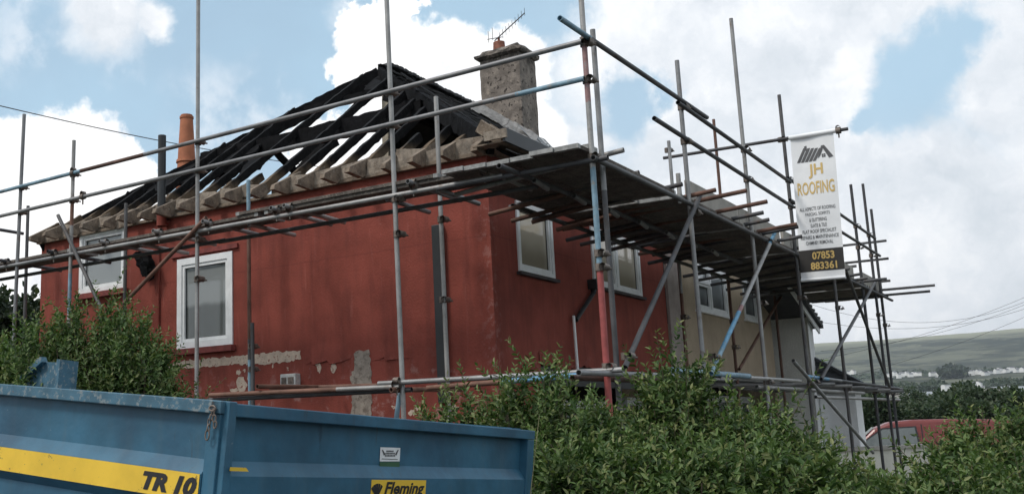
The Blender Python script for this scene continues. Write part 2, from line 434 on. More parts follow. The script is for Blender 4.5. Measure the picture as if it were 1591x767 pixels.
def window(parent, axis, pos, u0, u1, z0, z1, pane, fw=.065, mull=(), trans=None, sash=True, name='window', sill=True, outw=-1, proud=0.02, sillmat=None):
    """frame with mitre-free members, sashes, panes and a sill; proud = frame face beyond the wall plane"""
    wroot = None
    def P(u, z, d): return (pos - outw*d, u, z) if axis == 'x' else (u, pos - outw*d, z)
    def bx(mb, ua, ub, za, zb, da, db): mb.box(P(ua, za, da), P(ub, zb, db))
    d0 = -proud; d1 = .06
    f = MB()
    bx(f, u0, u1, z0, z0+fw, d0, d1); bx(f, u0, u1, z1-fw, z1, d0, d1)
    bx(f, u0, u0+fw, z0+fw, z1-fw, d0, d1); bx(f, u1-fw, u1, z0+fw, z1-fw, d0, d1)
    cuts = [u0+fw] + [m_ for m_ in mull] + [u1-fw]
    for m_ in mull: bx(f, m_-.032, m_+.032, z0+fw, z1-fw, d0, d1)
    bays = []
    for i in range(len(cuts)-1):
        a = cuts[i] + (.032 if i > 0 else 0); b_ = cuts[i+1] - (.032 if i < len(cuts)-2 else 0)
        zc = z1-fw
        if trans and i in trans:
            bx(f, a, b_, trans[i]-.03, trans[i]+.03, d0, d1)
            bays += [(a, b_, z0+fw, trans[i]-.03), (a, b_, trans[i]+.03, zc)]
        else: bays.append((a, b_, z0+fw, zc))
    wobj = f.build(name, M_UPVC, parent)
    for a, b_, c, d in bays:
        if sash:
            s = MB(); q = .042
            bx(s, a+.003, b_-.003, c+.003, c+q, d0+.014, d1-.01); bx(s, a+.003, b_-.003, d-q, d-.003, d0+.014, d1-.01)
            bx(s, a+.003, a+q, c+q, d-q, d0+.014, d1-.01); bx(s, b_-q, b_-.003, c+q, d-q, d0+.014, d1-.01)
            s.build('sash', M_UPVC, wobj)
            a += q; b_ -= q; c += q; d -= q
        p = MB(); bx(p, a, b_, c, d, .030, .042); p.build('pane', pane, wobj)
        s2 = MB(); bx(s2, a, a+.007, c, d, .022, .029); bx(s2, b_-.007, b_, c, d, .022, .029); bx(s2, a+.007, b_-.007, c, c+.007, .022, .029); bx(s2, a+.007, b_-.007, d-.007, d, .022, .029); s2.build('seal', M_BLACKP, wobj)
    if sill:
        s = MB(); th_ = .035 if sillmat is not None else .075; bx(s, u0-.04, u1+.04, z0-.004-th_, z0-.004, -.06 if sillmat is not None else -.085, .05); s.build('sill', sillmat or M_REDSILL, wobj)
    return wobj

# ------------------------------------------------------------------ the red house
EZ = 5.0; RZ = 7.75; HX = 3.6; LY = 7.6; RY = 3.8
house = thing('red_house', 'red painted house with burnt out hipped roof of bare blackened rafters', 'house', (2.6, 3.8, .2))
wl = MB()
hs = [(3.70, 4.69, 3.14, 4.33), (5.70, 6.70, 4.06, 4.95)]
wall_sheet(wl, 'x', 0, 0, LY, .2, 4.97, hs)
hf = [(.60, 1.50, 3.72, 4.52), (2.62, 4.25, 3.76, 4.52), (1.02, 5.2, .2, 2.76)]
wall_sheet(wl, 'y', 0, 0, 5.2, .2, 4.97, hf, depth=.14)
wl.poly([(0, LY, .2), (5.3, LY, .2), (5.3, LY, 4.97), (0, LY, 4.97)])
# ragged lower fringe of the front render over the ground floor opening
N = 60; pts = []
for i in range(N+1):
    x = .98+4.2*i/N; pts.append((x, 2.735-.05*rnd.random()-(.06 if .98 < x < 1.9 else 0)*rnd.random()-.02*math.sin(x*5)))
for i in range(N):
    (xa, za), (xb, zb) = pts[i], pts[i+1]
    wl.poly([(xa, -.012, za), (xb, -.012, zb), (xb, -.012, 2.86), (xa, -.012, 2.86)])
    wl.poly([(xa, -.012, za), (xb, -.012, zb), (xb, .02, zb), (xa, .02, za)])
wl.build('wall', M_RED, house)
# ground floor recess behind the opening
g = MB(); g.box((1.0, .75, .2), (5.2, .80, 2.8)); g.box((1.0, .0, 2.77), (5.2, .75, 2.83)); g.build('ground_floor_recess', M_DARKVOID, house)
g = MB(); g.box((1.05, .02, 2.50), (5.18, .10, 2.74)); g.build('lintel', M_BLACKP, house)
window(house, 'y', .45, 4.55, 5.15, 1.4, 2.42, M_PANE_F, sill=False)
window(house, 'y', .45, 2.2, 3.9, 1.2, 2.35, M_PANE_D, mull=(3.05,), sill=False)
# first floor windows
window(house, 'x', 0, 3.70, 4.69, 3.14, 4.33, M_PANE_S, fw=.085)
window(house, 'x', 0, 5.70, 6.70, 4.06, 4.95, M_PANE_S, fw=.07)
window(house, 'y', 0, .60, 1.50, 3.72, 4.52, M_PANE_F, fw=.05, sillmat=M_DSILL)
window(house, 'y', 0, 2.62, 4.25, 3.76, 4.52, M_PANE_F, fw=.05, mull=(3.42,), sillmat=M_DSILL)
# lintel mouldings above the side windows
g = MB(); g.box((-.035, 3.60, 4.36), (.0, 4.80, 4.42)); g.build('window_lintel', M_REDSILL, house)
# shallow pilaster on the side wall
g = MB(); g.box((-.035, 5.02, .2), (-.001, 5.36, 4.5)); g.build('pilaster', M_RED, house, bevel=.012)

def ragged(poly, amp=.012, step=.028):
    out = []
    for i in range(len(poly)):
        a = Vector(poly[i]); b_ = Vector(poly[(i+1) % len(poly)]); n = max(1, int((b_-a).length/step))
        for k in range(n):
            p = a.lerp(b_, k/n); out.append(p + Vector((0, rnd.uniform(-amp, amp), rnd.uniform(-amp, amp))))
    return out
def flake(pxs, m_, name, th=.004, amp=.014, plane=('x', 0), label=None):
    if plane[0] == 'x': P = [at_x(px, py, plane[1]) for px, py in pxs]
    else: P = [at_y(px, py, plane[1]) for px, py in pxs]
    P = ragged(P, amp)
    n = Vector((-1, 0, 0)) if plane[0] == 'x' else Vector((0, -1, 0))
    if plane[0] == 'y': P = [Vector((p.x + (p.y-plane[1]), plane[1], p.z)) for p in P]
    else: P = [Vector((plane[1], p.y, p.z)) for p in P]
    b = MB(); b.poly([p + n*th for p in P])
    for i in range(len(P)):
        a, c = P[i], P[(i+1) % len(P)]; b.poly([a + n*th, c + n*th, c, a])
    return b.build(name, m_, house, label)
flake([(272,561),(330,556),(384,552),(430,546),(467,545),(468,558),(440,563),(400,566),(350,566),(300,572),(274,572)], M_CREAMR, 'bare_render_patch', label='cream strip of bare render where red paint has peeled')
flake([(203,572),(240,567),(282,566),(280,575),(240,577),(206,580)], M_CREAMR, 'bare_render_patch', label='short cream strip of peeled paint behind the shrub')
flake([(550,548),(562,544),(574,543),(576,560),(578,600),(577,648),(546,648),(547,600),(545,585),(551,570)], M_GREYR, 'bare_render_patch', .005, label='tall grey patch where the render has fallen off')
def blot(px, py, rx, ry, seed):
    r = random.Random(seed); n = 14
    return [(px+rx*(.55+.6*r.random())*math.cos(2*math.pi*k/n), py+ry*(.45+.75*r.random())*math.sin(2*math.pi*k/n)) for k in range(n)]
for k, (px, py, rx, ry) in enumerate(((376,598,9,14), (388,586,4,8), (364,606,7,5), (371,578,4,5), (496,572,4,8), (493,566,3,3), (518,571,5,8), (447,573,1.6,5), (424,568,1.5,4), (706,634,8,7), (640,641,5,5), (612,632,4,3), (596,652,5,4), (392,600,3,4), (380,575,2.5,3), (648,634,3,2.5), (700,645,5,3))):
    flake(blot(px, py, rx, ry, k), M_CREAMR, 'bare_render_patch', .003, .006)
# lip where the thick upper coat of render ends
def lip(pts):
    b = MB(); P = []
    for i in range(len(pts)-1):
        a = at_x(*pts[i], 0); c = at_x(*pts[i+1], 0); n = max(1, int((c-a).length/.05))
        P += [a.lerp(c, k/n) for k in range(n)]
    P.append(at_x(*pts[-1], 0)); P = [Vector((0, p.y, p.z+rnd.uniform(-.006, .006))) for p in P]
    for i in range(len(P)-1):
        a, c = P[i], P[i+1]; n_ = len(P)-1; ka = min(1, i/5, (n_-i)/5); kc = min(1, (i+1)/5, (n_-i-1)/5)
        oa = Vector((-.026*ka-.001, 0, 0)); oc = Vector((-.026*kc-.001, 0, 0)); up = Vector((-.001, 0, .22))
        b.poly([a+oa, c+oc, c+up, a+up]); b.poly([a, c, c+oc, a+oa])
    b.build('render_lip', M_RED, house)
lip([(470,562),(478,565),(484,561),(488,566),(500,563),(510,560),(514,565),(530,562),(545,557),(548,550)])
lip([(577,560),(590,559),(598,555),(601,559),(618,557),(640,556)])
# crack line
# black box-section downpipe near the corner, soil pipe, thin waste pipes
g = MB(); g.box((-.075, .565, 2.3), (-.002, .685, 4.23)); g.build('downpipe', M_BLACKP, house, bevel=.006)
g = MB(); g.tube((-.12, 4.885, 4.93), (-.12, 4.885, 6.06), .055, 18); sp = g.build('soil_pipe', M_BLACKP, house)
g = MB(); g.tube((-.12, 4.885, 4.80), (-.12, 4.885, 4.99), .066, 18, cap=0); g.tube((-.12, 4.885, 4.86), (0, 4.885, 4.86), .05, 14); g.build('pipe_collar', M_RED, sp)
g = MB(); hp_ = at_x(222, 412, -.10)
for k in range(5): g.charbeam((-.10-.02*k, hp_.y+.12-.07*k, hp_.z+.18-.02*k), (-.06-.02*k, hp_.y-.02-.05*k, hp_.z-.10-.04*k*(k % 2)), .10, .09, (1, 0, 0), jit=.02, step=.05)
g.build('melted_gutter', M_CHARB, house, 'black melted gutter lump hanging beside the small window')
p1 = at_y(891, 490, -.05); p2 = at_y(895, 565, -.05)
g = MB(); g.tube((p1.x, -.05, p1.z), (p1.x+.02, -.05, p2.z-.1), .018, 10); g.build('overflow_pipe', M_UPVC, house)
p3 = at_y(895, 497, -.06); p4 = at_y(922, 455, -.06)
g = MB(); g.tube((p3.x, -.06, p3.z), (p4.x, -.06, p4.z), .028, 10); g.tube((p4.x, -.06, p4.z), (p4.x+.05, -.06, p4.z+.12), .034, 10)
g.box((p4.x-.03, -.12, p4.z+.05), (p4.x+.13, -.003, p4.z+.17)); g.build('waste_pipe', M_BLACKP, house)

# ---- roof of the red house
ms = (RZ-EZ)/HX; mf = (RZ-EZ)/RY
apex = Vector((HX, RY, RZ))
def hip_z(x): return EZ + ms*x
nH = Vector((-ms, 0, 1)).normalized()
def HP(px, py): return at_pl(px, py, Vector((0, 0, EZ)), Vector((-ms, 0, 1)))
# wall plate / blocking boards along the eaves
ys = [-.02 + .395*i for i in range(20)]
for i in range(len(ys)-1):
    if i in (7, 13): continue
    g = MB(); j = rnd.uniform(-.03, .02); t_ = rnd.uniform(-.03, .03)
    g.beam((-.025+j*.3, ys[i]+.03, 5.05+j-t_), (-.03+j*.3, ys[i+1]-.03, 5.05+j+t_), .04, .19+rnd.uniform(-.05, .02), jit=.008); g.build('blocking_board', M_PLATE, house)
g = MB(); g.box((-.06, -.05, 4.915), (.10, 7.65, 4.955)); g.build('wall_plate', M_WOOD, house)
for i, y in enumerate(ys):
    # wedge shaped rafter foot with its soffit bearer
    g = MB(); t = .045*rnd.uniform(.7, 1.15); e = -.33+rnd.uniform(-.07, .04); zb = 4.93+rnd.uniform(-.03, .02); y += rnd.uniform(-.03, .03)
    prof = [(e, zb), (e+.02, zb+.06), (.16, 5.235), (.16, 5.10), (-.02, 4.96), (-.12, zb-.02)]
    A = [(x, y-t/2*1.6, z) for x, z in prof]; B = [(x, y+t/2*1.6, z) for x, z in prof]; n = len(prof)
    g.faces([Vector(p) for p in A+B], [tuple(range(n))[::-1], tuple(range(n, 2*n))] + [(k, (k+1) % n, n+(k+1) % n, n+k) for k in range(n)])
    g.build('rafter_foot', M_WOOD, house)
# jack rafters of the hip end (each its own burnt timber)
for i, y in enumerate(ys):
    xh = HX*(y/RY) if y < RY else HX*((LY-y)/RY)
    xh = min(max(xh-.16, .22), HX-.12)
    full = (i % 2 == 0) or i in (5, 13)
    x1 = xh if full else min(xh, rnd.choice([.40, .55, .70, 1.0]))
    g = MB(); yy = y+rnd.uniform(-.01, .01)
    up = nH
    if full and xh > .5:
        g.charbeam(Vector((.0, yy, hip_z(0)+.09)), Vector((x1, yy, hip_z(x1)+.06)), .05, .105, up)
    else:
        g.charbeam(Vector((.0, yy, hip_z(0)+.08)), Vector((x1, yy, hip_z(x1)+.05)), .05, .11, up)
    g.build('rafter', M_CHAR, house)
# hips and ridge
for name, a, b_, wd, dp in (('hip_rafter', (-.15, -.15, EZ-.03), tuple(apex+Vector((0,0,-.06))), .075, .22), ('hip_rafter', (-.02, LY+.02, EZ-.10), tuple(apex+Vector((0,0,-.07))), .09, .24),
                            ('ridge_board', tuple(apex), (5.3, RY, RZ+.02), .06, .24),
                            ('purlin', (1.66, 1.80, 6.20), (1.66, 5.85, 6.22), .13, .26),
                            ('purlin', (1.6, 1.85, 6.15), (5.3, 1.85, 6.2), .10, .2)):
    g = MB(); g.charbeam(a, b_, wd, dp, step=.10); g.build(name, M_CHARB, house)
# rear slope rafters
for k in (0, 2, 4, 6):
    x = .9+.72*k; xs = x; zt = RZ if x > HX else EZ+ms*x*1.0
    ytop = RY if x > HX else LY-(x/HX)*RY
    g = MB(); g.charbeam((xs, LY, EZ+.08), (xs, ytop, zt), .06, .13, (0, 1, 0)); g.build('rafter', M_CHAR, house)
# front slope rafters seen from inside, under the slates
for k in range(9):
    x = .7+.5*k; yt = min(RY, x/HX*RY)-.05
    g = MB(); g.charbeam((x, .05, EZ+.0), (x, yt, EZ+mf*yt-.10), .055, .12, (0, -1, 1)); g.build('rafter', M_CHARB, house)
# ceiling ties and a few struts inside
for k in range(6):
    y = .8+1.15*k; g = MB(); g.charbeam((0.1, y, 5.06), (5.2, y+.05, 5.08), .06, .12); g.build('ceiling_joist', M_CHAR, house)
g = MB(); a = at_x(600, 262, 2.6); g.charbeam((2.6, a.y, 5.1), (2.65, a.y-.02, 6.95), .11, .11, (1,0,0), jit=.004); g.build('roof_post', mat('pale_post', (.40, .35, .27), .9, var=.25, scale=12), house)
for (a, b_) in (((1.62, 2.2, 6.15), (2.9, 3.0, 5.1)), ((1.62, 4.4, 6.15), (2.7, 3.9, 5.15)), ((1.6, 5.6, 6.1), (2.3, 4.9, 5.1)), ((2.4, 2.9, 6.8), (1.65, 1.4, 6.1))):
    g = MB(); g.charbeam(a, b_, .07, .10); g.build('strut', M_CHARB, house)
# collar across near the apex
g = MB(); g.charbeam((2.75, 2.6, 7.05), (2.75, 5.0, 7.05), .06, .14); g.build('collar', M_CHARB, house)
# burnt felt still hanging on the rafters
def felt(pxs, off, name='burnt_felt', m_=None, amp=.03):
    P = [HP(px, py) for px, py in pxs]; out = []
    for i in range(len(P)):
        a, c = P[i], P[(i+1) % len(P)]; n = max(1, int((c-a).length/.09))
        for k in range(n):
            p = a.lerp(c, k/n); out.append(p + Vector((0, rnd.uniform(-amp, amp), rnd.uniform(-amp, amp))))
    b = MB(); b.poly([p+nH*off for p in out]); b.poly([p+nH*(off-.03) for p in out][::-1])
    for i in range(len(out)):
        a, c = out[i], out[(i+1) % len(out)]; b.poly([a+nH*off, c+nH*off, c+nH*(off-.03), a+nH*(off-.03)])
    return b.build(name, m_ or M_CHARB, house)
felt([(215,296),(255,277),(300,254),(360,226),(412,200),(425,196),(420,212),(398,238),(360,252),(330,262),(300,282),(268,292),(240,300)], .02)
felt([(372,254),(395,242),(420,240),(404,262),(376,274)], .03)
felt([(566,134),(588,120),(594,126),(584,138),(572,148)], .0)
# slates left on the front slope
def fs(x, y, o=0): return Vector((x, y, EZ + mf*y + .10 + o))
def slate_slope(x_lo, x_hi, parent):
    sl_ = MB(); rows = 26
    for r in range(rows):
        y0 = -.35 + (RY+.35)*r/rows; y1 = -.35 + (RY+.35)*(r+1)/rows
        x = x_lo(y0) + rnd.uniform(0, .1); xe = x_hi(y0)
        while x < xe:
            wdt = .26+rnd.uniform(-.01, .01); lift = rnd.uniform(0, .02)
            if rnd.random() > .04:
                a = fs(x, y0, .022+lift); b_ = fs(x+wdt-.008, y0, .022+lift); c = fs(x+wdt-.008, y1+.03, .004); d = fs(x, y1+.03, .004)
                sl_.poly([a, b_, c, d]); dn = Vector((0, .004, -.012)); sl_.poly([a, b_, b_+dn, a+dn])
            x += wdt
    return sl_.build('slates', M_SLATE, parent)
slate_slope(lambda y: max(-.3, y/RY*HX+rnd.uniform(-.03, .03))+.02, lambda y: 5.30, house)
g = MB()
P = [fs(-.3, -.35, -.02), fs(5.35, -.35, -.02), fs(5.35, RY, -.02), fs(HX+.05, RY, -.02)]
g.poly(P); g.poly([p - Vector((0,0,.02)) for p in P][::-1]); g.build('sarking', M_CHARB, house)
# pale split batten running up the near hip
g = MB(); g.beam(Vector((.3, .2, EZ+.33)), apex+Vector((-.9, -1.0, -.52)), .018, .02); g.build('hip_batten', M_CHAR, house)
# ridge debris + tiles
g = MB()
for k in range(20):
    x = HX+.16+.079*k; g.beam((x, RY, RZ+.15+rnd.uniform(-.015,.02)), (x+.1, RY, RZ+.15+rnd.uniform(-.015,.02)), .20, .035+rnd.uniform(0,.015))
g.build('ridge_tiles', M_SLATE, house)
q = at_y(672, 147, RY)
g = MB(); g.beam((q.x, RY, RZ+.10), (q.x+.10, RY, RZ+.21), .10, .06, jit=.01); g.build('ridge_stub', M_CHARB, house)
# fascia and dark soffit along the front eaves
g = MB(); g.box((-.32, -.40, 4.93), (5.3, -.37, 5.08)); g.build('fascia', M_BLACKP, house)
g = MB(); g.box((-.30, -.37, 4.935), (5.3, -.001, 4.95)); g.build('soffit', M_WOOD, house)
for x in (-.20, .02):
    g = MB(); g.beam((x, -.30, 4.98), (x+.02, -.02, 5.2), .05, .14, jit=.01); g.build('rafter_foot', M_WOOD, house)
g = MB(); g.box((-.34, -.42, 4.965), (-.31, -.16, 5.06)); g.build('barge_block', M_PLATE, house)

# ---- chimney
ch = MB(); cx0, cx1, cy0, cy1 = 5.02, 5.60, 2.02, 2.74
def chim_ring(z, e=0, jit=.006):
    pts = []; n = 6
    for (xa, ya, xb, yb) in ((cx0-e, cy0-e, cx1+e, cy0-e), (cx1+e, cy0-e, cx1+e, cy1+e), (cx1+e, cy1+e, cx0-e, cy1+e), (cx0-e, cy1+e, cx0-e, cy0-e)):
        for k in range(n): pts.append(Vector((xa+(xb-xa)*k/n+rnd.uniform(-jit, jit), ya+(yb-ya)*k/n+rnd.uniform(-jit, jit), z+rnd.uniform(-jit, jit))))
    return pts
rings = [chim_ring(6.2+.115*i) for i in range(17)]
ztop = 6.2+.115*16
rings += [chim_ring(ztop+.01, .03), chim_ring(ztop+.04, .065, .014), chim_ring(ztop+.09, .065, .016), chim_ring(ztop+.11, .0), chim_ring(ztop+.17, -.03, .016)]
V = [p for r in rings for p in r]; n = len(rings[0]); Fc = []
for i in range(len(rings)-1):
    for k in range(n): Fc.append((i*n+k, i*n+(k+1) % n, (i+1)*n+(k+1) % n, (i+1)*n+k))
Fc.append(tuple((len(rings)-1)*n+k for k in range(n)))
ch.faces(V, Fc); chim = ch.build('chimney', M_CHIM, house)
cz = ztop+.16
g = MB(); g.tube((5.22, 2.47, cz), (5.22, 2.47, cz+.17), .105, 18, r2=.095); g.build('chimney_pot', M_CLAYD, chim)
g = MB(); g.tube((5.22, 2.47, cz+.15), (5.22, 2.47, cz+.26), .02, 8)
g.build('aerial_bracket', M_CLAYD, chim)
a0 = Vector((5.20, 2.44, cz+.24)); a1 = a0+Vector((.12, -.42, .36)); g = MB(); g.tube(a0-Vector((.0, -.10, .03)), a1, .010, 8)
dd_ = (a1-a0)
for k in range(9):
    p = a0 + dd_*(k/8.); g.tube(p+Vector((0, 0, -.07+.003*k)), p+Vector((0, 0, .09)), .004, 5, cap=0)
g.tube(a0+Vector((-.02, .12, -.02)), a0+Vector((-.02, .12, .2)), .005, 5, cap=0); g.tube(a0+Vector((-.02, .2, -.04)), a0+Vector((-.02, .2, .16)), .005, 5, cap=0)
g.tube(a0+Vector((-.02, .22, .02)), a0+Vector((0, -.05, -.0)), .007, 5, cap=0)
g.build('aerial', M_STEELD, chim)
# crumpled flashing at the foot of the stack
g = MB()
def fz(y): return EZ+mf*y+.13
N = 14
for i in range(N):
    ya = cy1+.16-(cy1-cy0+.42)*i/N; yb = cy1+.16-(cy1-cy0+.42)*(i+1)/N
    j = [rnd.uniform(0, .035) for _ in range(4)]
    g.poly([(cx0-.005, ya, fz(ya)+.17+j[0]), (cx0-.005, yb, fz(yb)+.17+j[1]), (cx0-.09, yb, fz(yb)+.07+j[1]), (cx0-.09, ya, fz(ya)+.07+j[0])])
    g.poly([(cx0-.09, ya, fz(ya)+.07+j[0]), (cx0-.09, yb, fz(yb)+.07+j[1]), (cx0-.26-j[3], yb, fz(yb)+.01+j[3]), (cx0-.26-j[2], ya, fz(ya)+.01+j[2])])
for i in range(6):
    xa = cx0-.2+.16*i; xb = xa+.16; j = rnd.uniform(0, .03)
    g.poly([(xa, cy0-.01, fz(cy0)+.13+j), (xb, cy0-.01, fz(cy0)+.13+j), (xb, cy0-.24, fz(cy0-.24)+.02), (xa, cy0-.24, fz(cy0-.24)+.02+j)])
g.build('flashing', M_LEAD, chim)

# small meter box on the side wall
g = MB(); g.box((-.10, 2.62, 2.56), (-.002, 2.86, 2.72)); jb = g.build('junction_box', mat('pale_box', (.55, .54, .52), .7, var=.2, scale=20), house, bevel=.01)
g = MB(); g.box((-.112, 2.65, 2.60), (-.10, 2.73, 2.68)); g.box((-.112, 2.76, 2.60), (-.10, 2.83, 2.68)); g.build('box_cover', M_COUP, jb)

# rear stack with tall pot, behind the roof
nh = thing('rear_chimney', 'tall orange clay chimney pot rising behind the burnt hip end', 'chimney', (1.55, 8.2, .2))
p = at_y(290, 182, 6.2)
nh.location = (p.x, 6.2, 5.2)
g = MB(); g.box((p.x-.22, 5.98, 5.1), (p.x+.22, 6.42, 5.75)); g.build('stack', M_CHIM, nh)
g = MB(); g.tube((p.x, 6.2, 5.75), (p.x, 6.2, p.z), .172, 24, r2=.10); g.tube((p.x, 6.2, p.z-.03), (p.x, 6.2, p.z+.005), .112, 24, r2=.112, cap=1); g.build('chimney_pot', M_CLAY, nh)
g = MB(); g.tube((p.x, 6.2, 6.26), (p.x, 6.2, 6.30), .165, 24, r2=.16); g.build('pot_band', M_CLAY, nh)

# ------------------------------------------------------------------ tan house (adjoining)
tan = thing('tan_house', 'tan pebbledashed house adjoining the red one behind the scaffold', 'house', (8, 3.8, .2))
g = MB(); ht = [(6.52, 8.15, 3.78, 4.52), (9.10, 9.92, 3.82, 4.52), (6.1, 10.6, .2, 2.80)]
wall_sheet(g, 'y', 0, 5.30, 10.78, .2, 4.97, ht, depth=.14)
g.poly([(10.78, 0, .2), (10.78, LY, .2), (10.78, LY, 4.97), (10.78, 0, 4.97)]); g.poly([(5.3, LY, .2), (10.78, LY, .2), (10.78, LY, 4.97), (5.3, LY, 4.97)])
g.build('wall', M_TAN, tan)
g = MB(); g.box((5.22, -.04, .2), (5.62, -.002, 4.95)); g.box((5.625, -.022, .2), (5.86, -.002, 4.95)); g.build('party_pilaster', M_STRIP, tan)
window(tan, 'y', 0, 6.52, 8.15, 3.78, 4.52, M_PANE_D, fw=.05, mull=(7.3,), trans={0: 4.25}, sillmat=M_UPVC)
window(tan, 'y', 0, 9.10, 9.92, 3.82, 4.52, M_PANE_D, fw=.05, sillmat=M_UPVC)
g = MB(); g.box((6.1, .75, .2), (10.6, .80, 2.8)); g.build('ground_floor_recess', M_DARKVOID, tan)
g = MB(); g.box((5.9, -.30, 2.62), (10.7, .0, 2.76)); g.build('canopy', M_BLACKP, tan)
window(tan, 'y', .40, 8.4, 10.4, 1.1, 2.50, M_PANE_D, mull=(9.1, 9.8), sill=False)
window(tan, 'y', .40, 6.4, 7.8, 1.1, 2.40, M_PANE_F, mull=(7.1,), sill=False)
g = MB()
P = [Vector((5.36, -.35, 5.0)), Vector((11.0, -.35, 5.0)), Vector((7.2, RY, RZ+.05)), Vector((5.36, RY, RZ+.05))]
g.poly(P); g.poly([Vector((11.0, -.35, 5.0)), Vector((11.0, LY+.3, 5.0)), Vector((7.2, RY, RZ+.05))]); g.poly([Vector((11.0, LY+.3, 5.0)), Vector((5.36, LY+.3, 5.0)), Vector((5.36, RY, RZ+.05)), Vector((7.2, RY, RZ+.05))])
g.build('roof', M_SLATE, tan)
slate_slope(lambda y: 5.34, lambda y: 10.9-3.7*max(0, y)/RY, tan)
g = MB()
for k in range(24):
    x = 5.34+.079*k; g.beam((x, RY, RZ+.15+rnd.uniform(-.012,.015)), (x+.1, RY, RZ+.15+rnd.uniform(-.012,.015)), .20, .04+rnd.uniform(0,.012))
g.build('ridge_tiles', M_SLATE, tan)

# ------------------------------------------------------------------ white house beyond
wh = thing('white_house', 'white rendered house with dark tiled verge beyond the tan house', 'house', (12.5, 2, .2))
yf = -.58
g = MB(); g.poly([(11.0, 5, .2), (11.0, yf, .2), (11.0, yf, 4.6), (11.0, 5, 4.6)]); g.build('wall', M_WROUGH, wh, 'grey roughcast flank wall')
vb = at_y(1279, 504, yf-.16); v2 = at_y(1254, 467, yf-.16); va = vb + (v2-vb)*2.0; xr = vb.x-.16
def vz(x): return va.z + (vb.z-va.z)*(x-va.x)/(vb.x-va.x) - .09
gw = MB(); gw.poly([(11.0, yf, .2), (xr, yf, .2), (xr, yf, vz(xr)), (11.0, yf, vz(11.0))]); gw.poly([(xr, yf, .2), (xr, 5, .2), (xr, 5, vz(xr)), (xr, yf, vz(xr))])
gw.build('wall', M_WHITE, wh, 'smooth white front wall')
g = MB(); g.box((10.985, yf-.012, .2), (11.14, yf-.001, 4.5)); g.build('corner_strip', M_WHITE, wh)
g = MB()
g.poly([va, vb, vb+Vector((0, 5, 0)), va+Vector((0, 5, 0))]); g.poly([va-Vector((0,0,.07)), vb-Vector((0,0,.07)), vb+Vector((0,5,-.07)), va+Vector((0,5,-.07))])
g.poly([va, vb, vb-Vector((0,0,.07)), va-Vector((0,0,.07))]); g.poly([vb, vb+Vector((0,5,0)), vb+Vector((0,5,-.07)), vb-Vector((0,0,.07))])
for k in range(12):
    p = va.lerp(vb, (k+.5)/12); g.beam(p+Vector((0, 0, .02)), p+Vector((0, .5, .02)), .20, .045)
g.build('roof', M_TILE, wh)
g = MB(); g.beam(va+Vector((0, .07, -.13)), vb+Vector((-.04, .07, -.13)), .03, .09); g.build('bargeboard', M_UPVC, wh)
a = at_x(1215, 480, 10.95); b_ = at_x(1246, 463, 10.95)
g = MB(); g.tube(a, b_, .035, 10); g.build('drainpipe', M_BLACKP, wh)

po = thing('white_porch', 'low white porch with dark tiled hipped roof in front of white house', 'porch', (12, -1.2, .2))
px0 = 11.3; pyf = -1.20
g = MB(); g.box((px0, pyf, .2), (11.85, -.60, 2.60)); g.build('wall', M_WHITE, po)
A = Vector((px0-.12, -.25, 2.66)); B = Vector((px0-.12, pyf-.16, 2.66)); Cc = Vector((11.95, pyf-.16, 2.66)); D = Vector((px0+.10, -.30, 3.32)); E_ = Vector((11.95, -.30, 3.30))
g = MB(); 
def courses(a, b_, t0, t1, n):
    for k in range(n):
        u0 = k/n; u1 = (k+1)/n; p = a.lerp(t0, u0); q = b_.lerp(t1, u0); r = b_.lerp(t1, u1); s = a.lerp(t0, u1)
        lift = Vector((-.012, -.012, .02)); g.poly([p+lift, q+lift, r, s]); g.poly([p, q, q+lift, p+lift])
courses(A, B, D, D, 5); courses(B, Cc, D, E_, 5)
g.beam(B+Vector((0,0,.03)), D+Vector((0,0,.04)), .09, .06); g.poly([A, B, Cc, Vector((11.95, -.25, 2.66))])
g.build('roof', M_TILE, po)
g = MB(); g.box((px0-.10, pyf-.16, 2.58), (px0-.06, -.3, 2.65)); g.box((px0-.06, pyf-.16, 2.58), (11.9, pyf-.12, 2.65)); g.build('gutter', M_BLACKP, po)

gwll = thing('garden_wall', 'low cream garden wall in front of the white porch', 'wall', (13, -2.6, .2))
ga = at_d(1262, 700, 17.5); gb = at_d(1440, 706, 19.5)
g = MB(); g.beam(Vector((ga.x, ga.y, .87)), Vector((gb.x, gb.y, .87)), .2, 1.3); g.build('wall', mat('cream_wall', (.62, .60, .52), .9, var=.1, scale=2, bump=.3), gwll)
g = MB(); g.beam(Vector((ga.x, ga.y, 1.545)), Vector((gb.x, gb.y, 1.545)), .28, .06); g.build('coping', M_TOE, gwll)

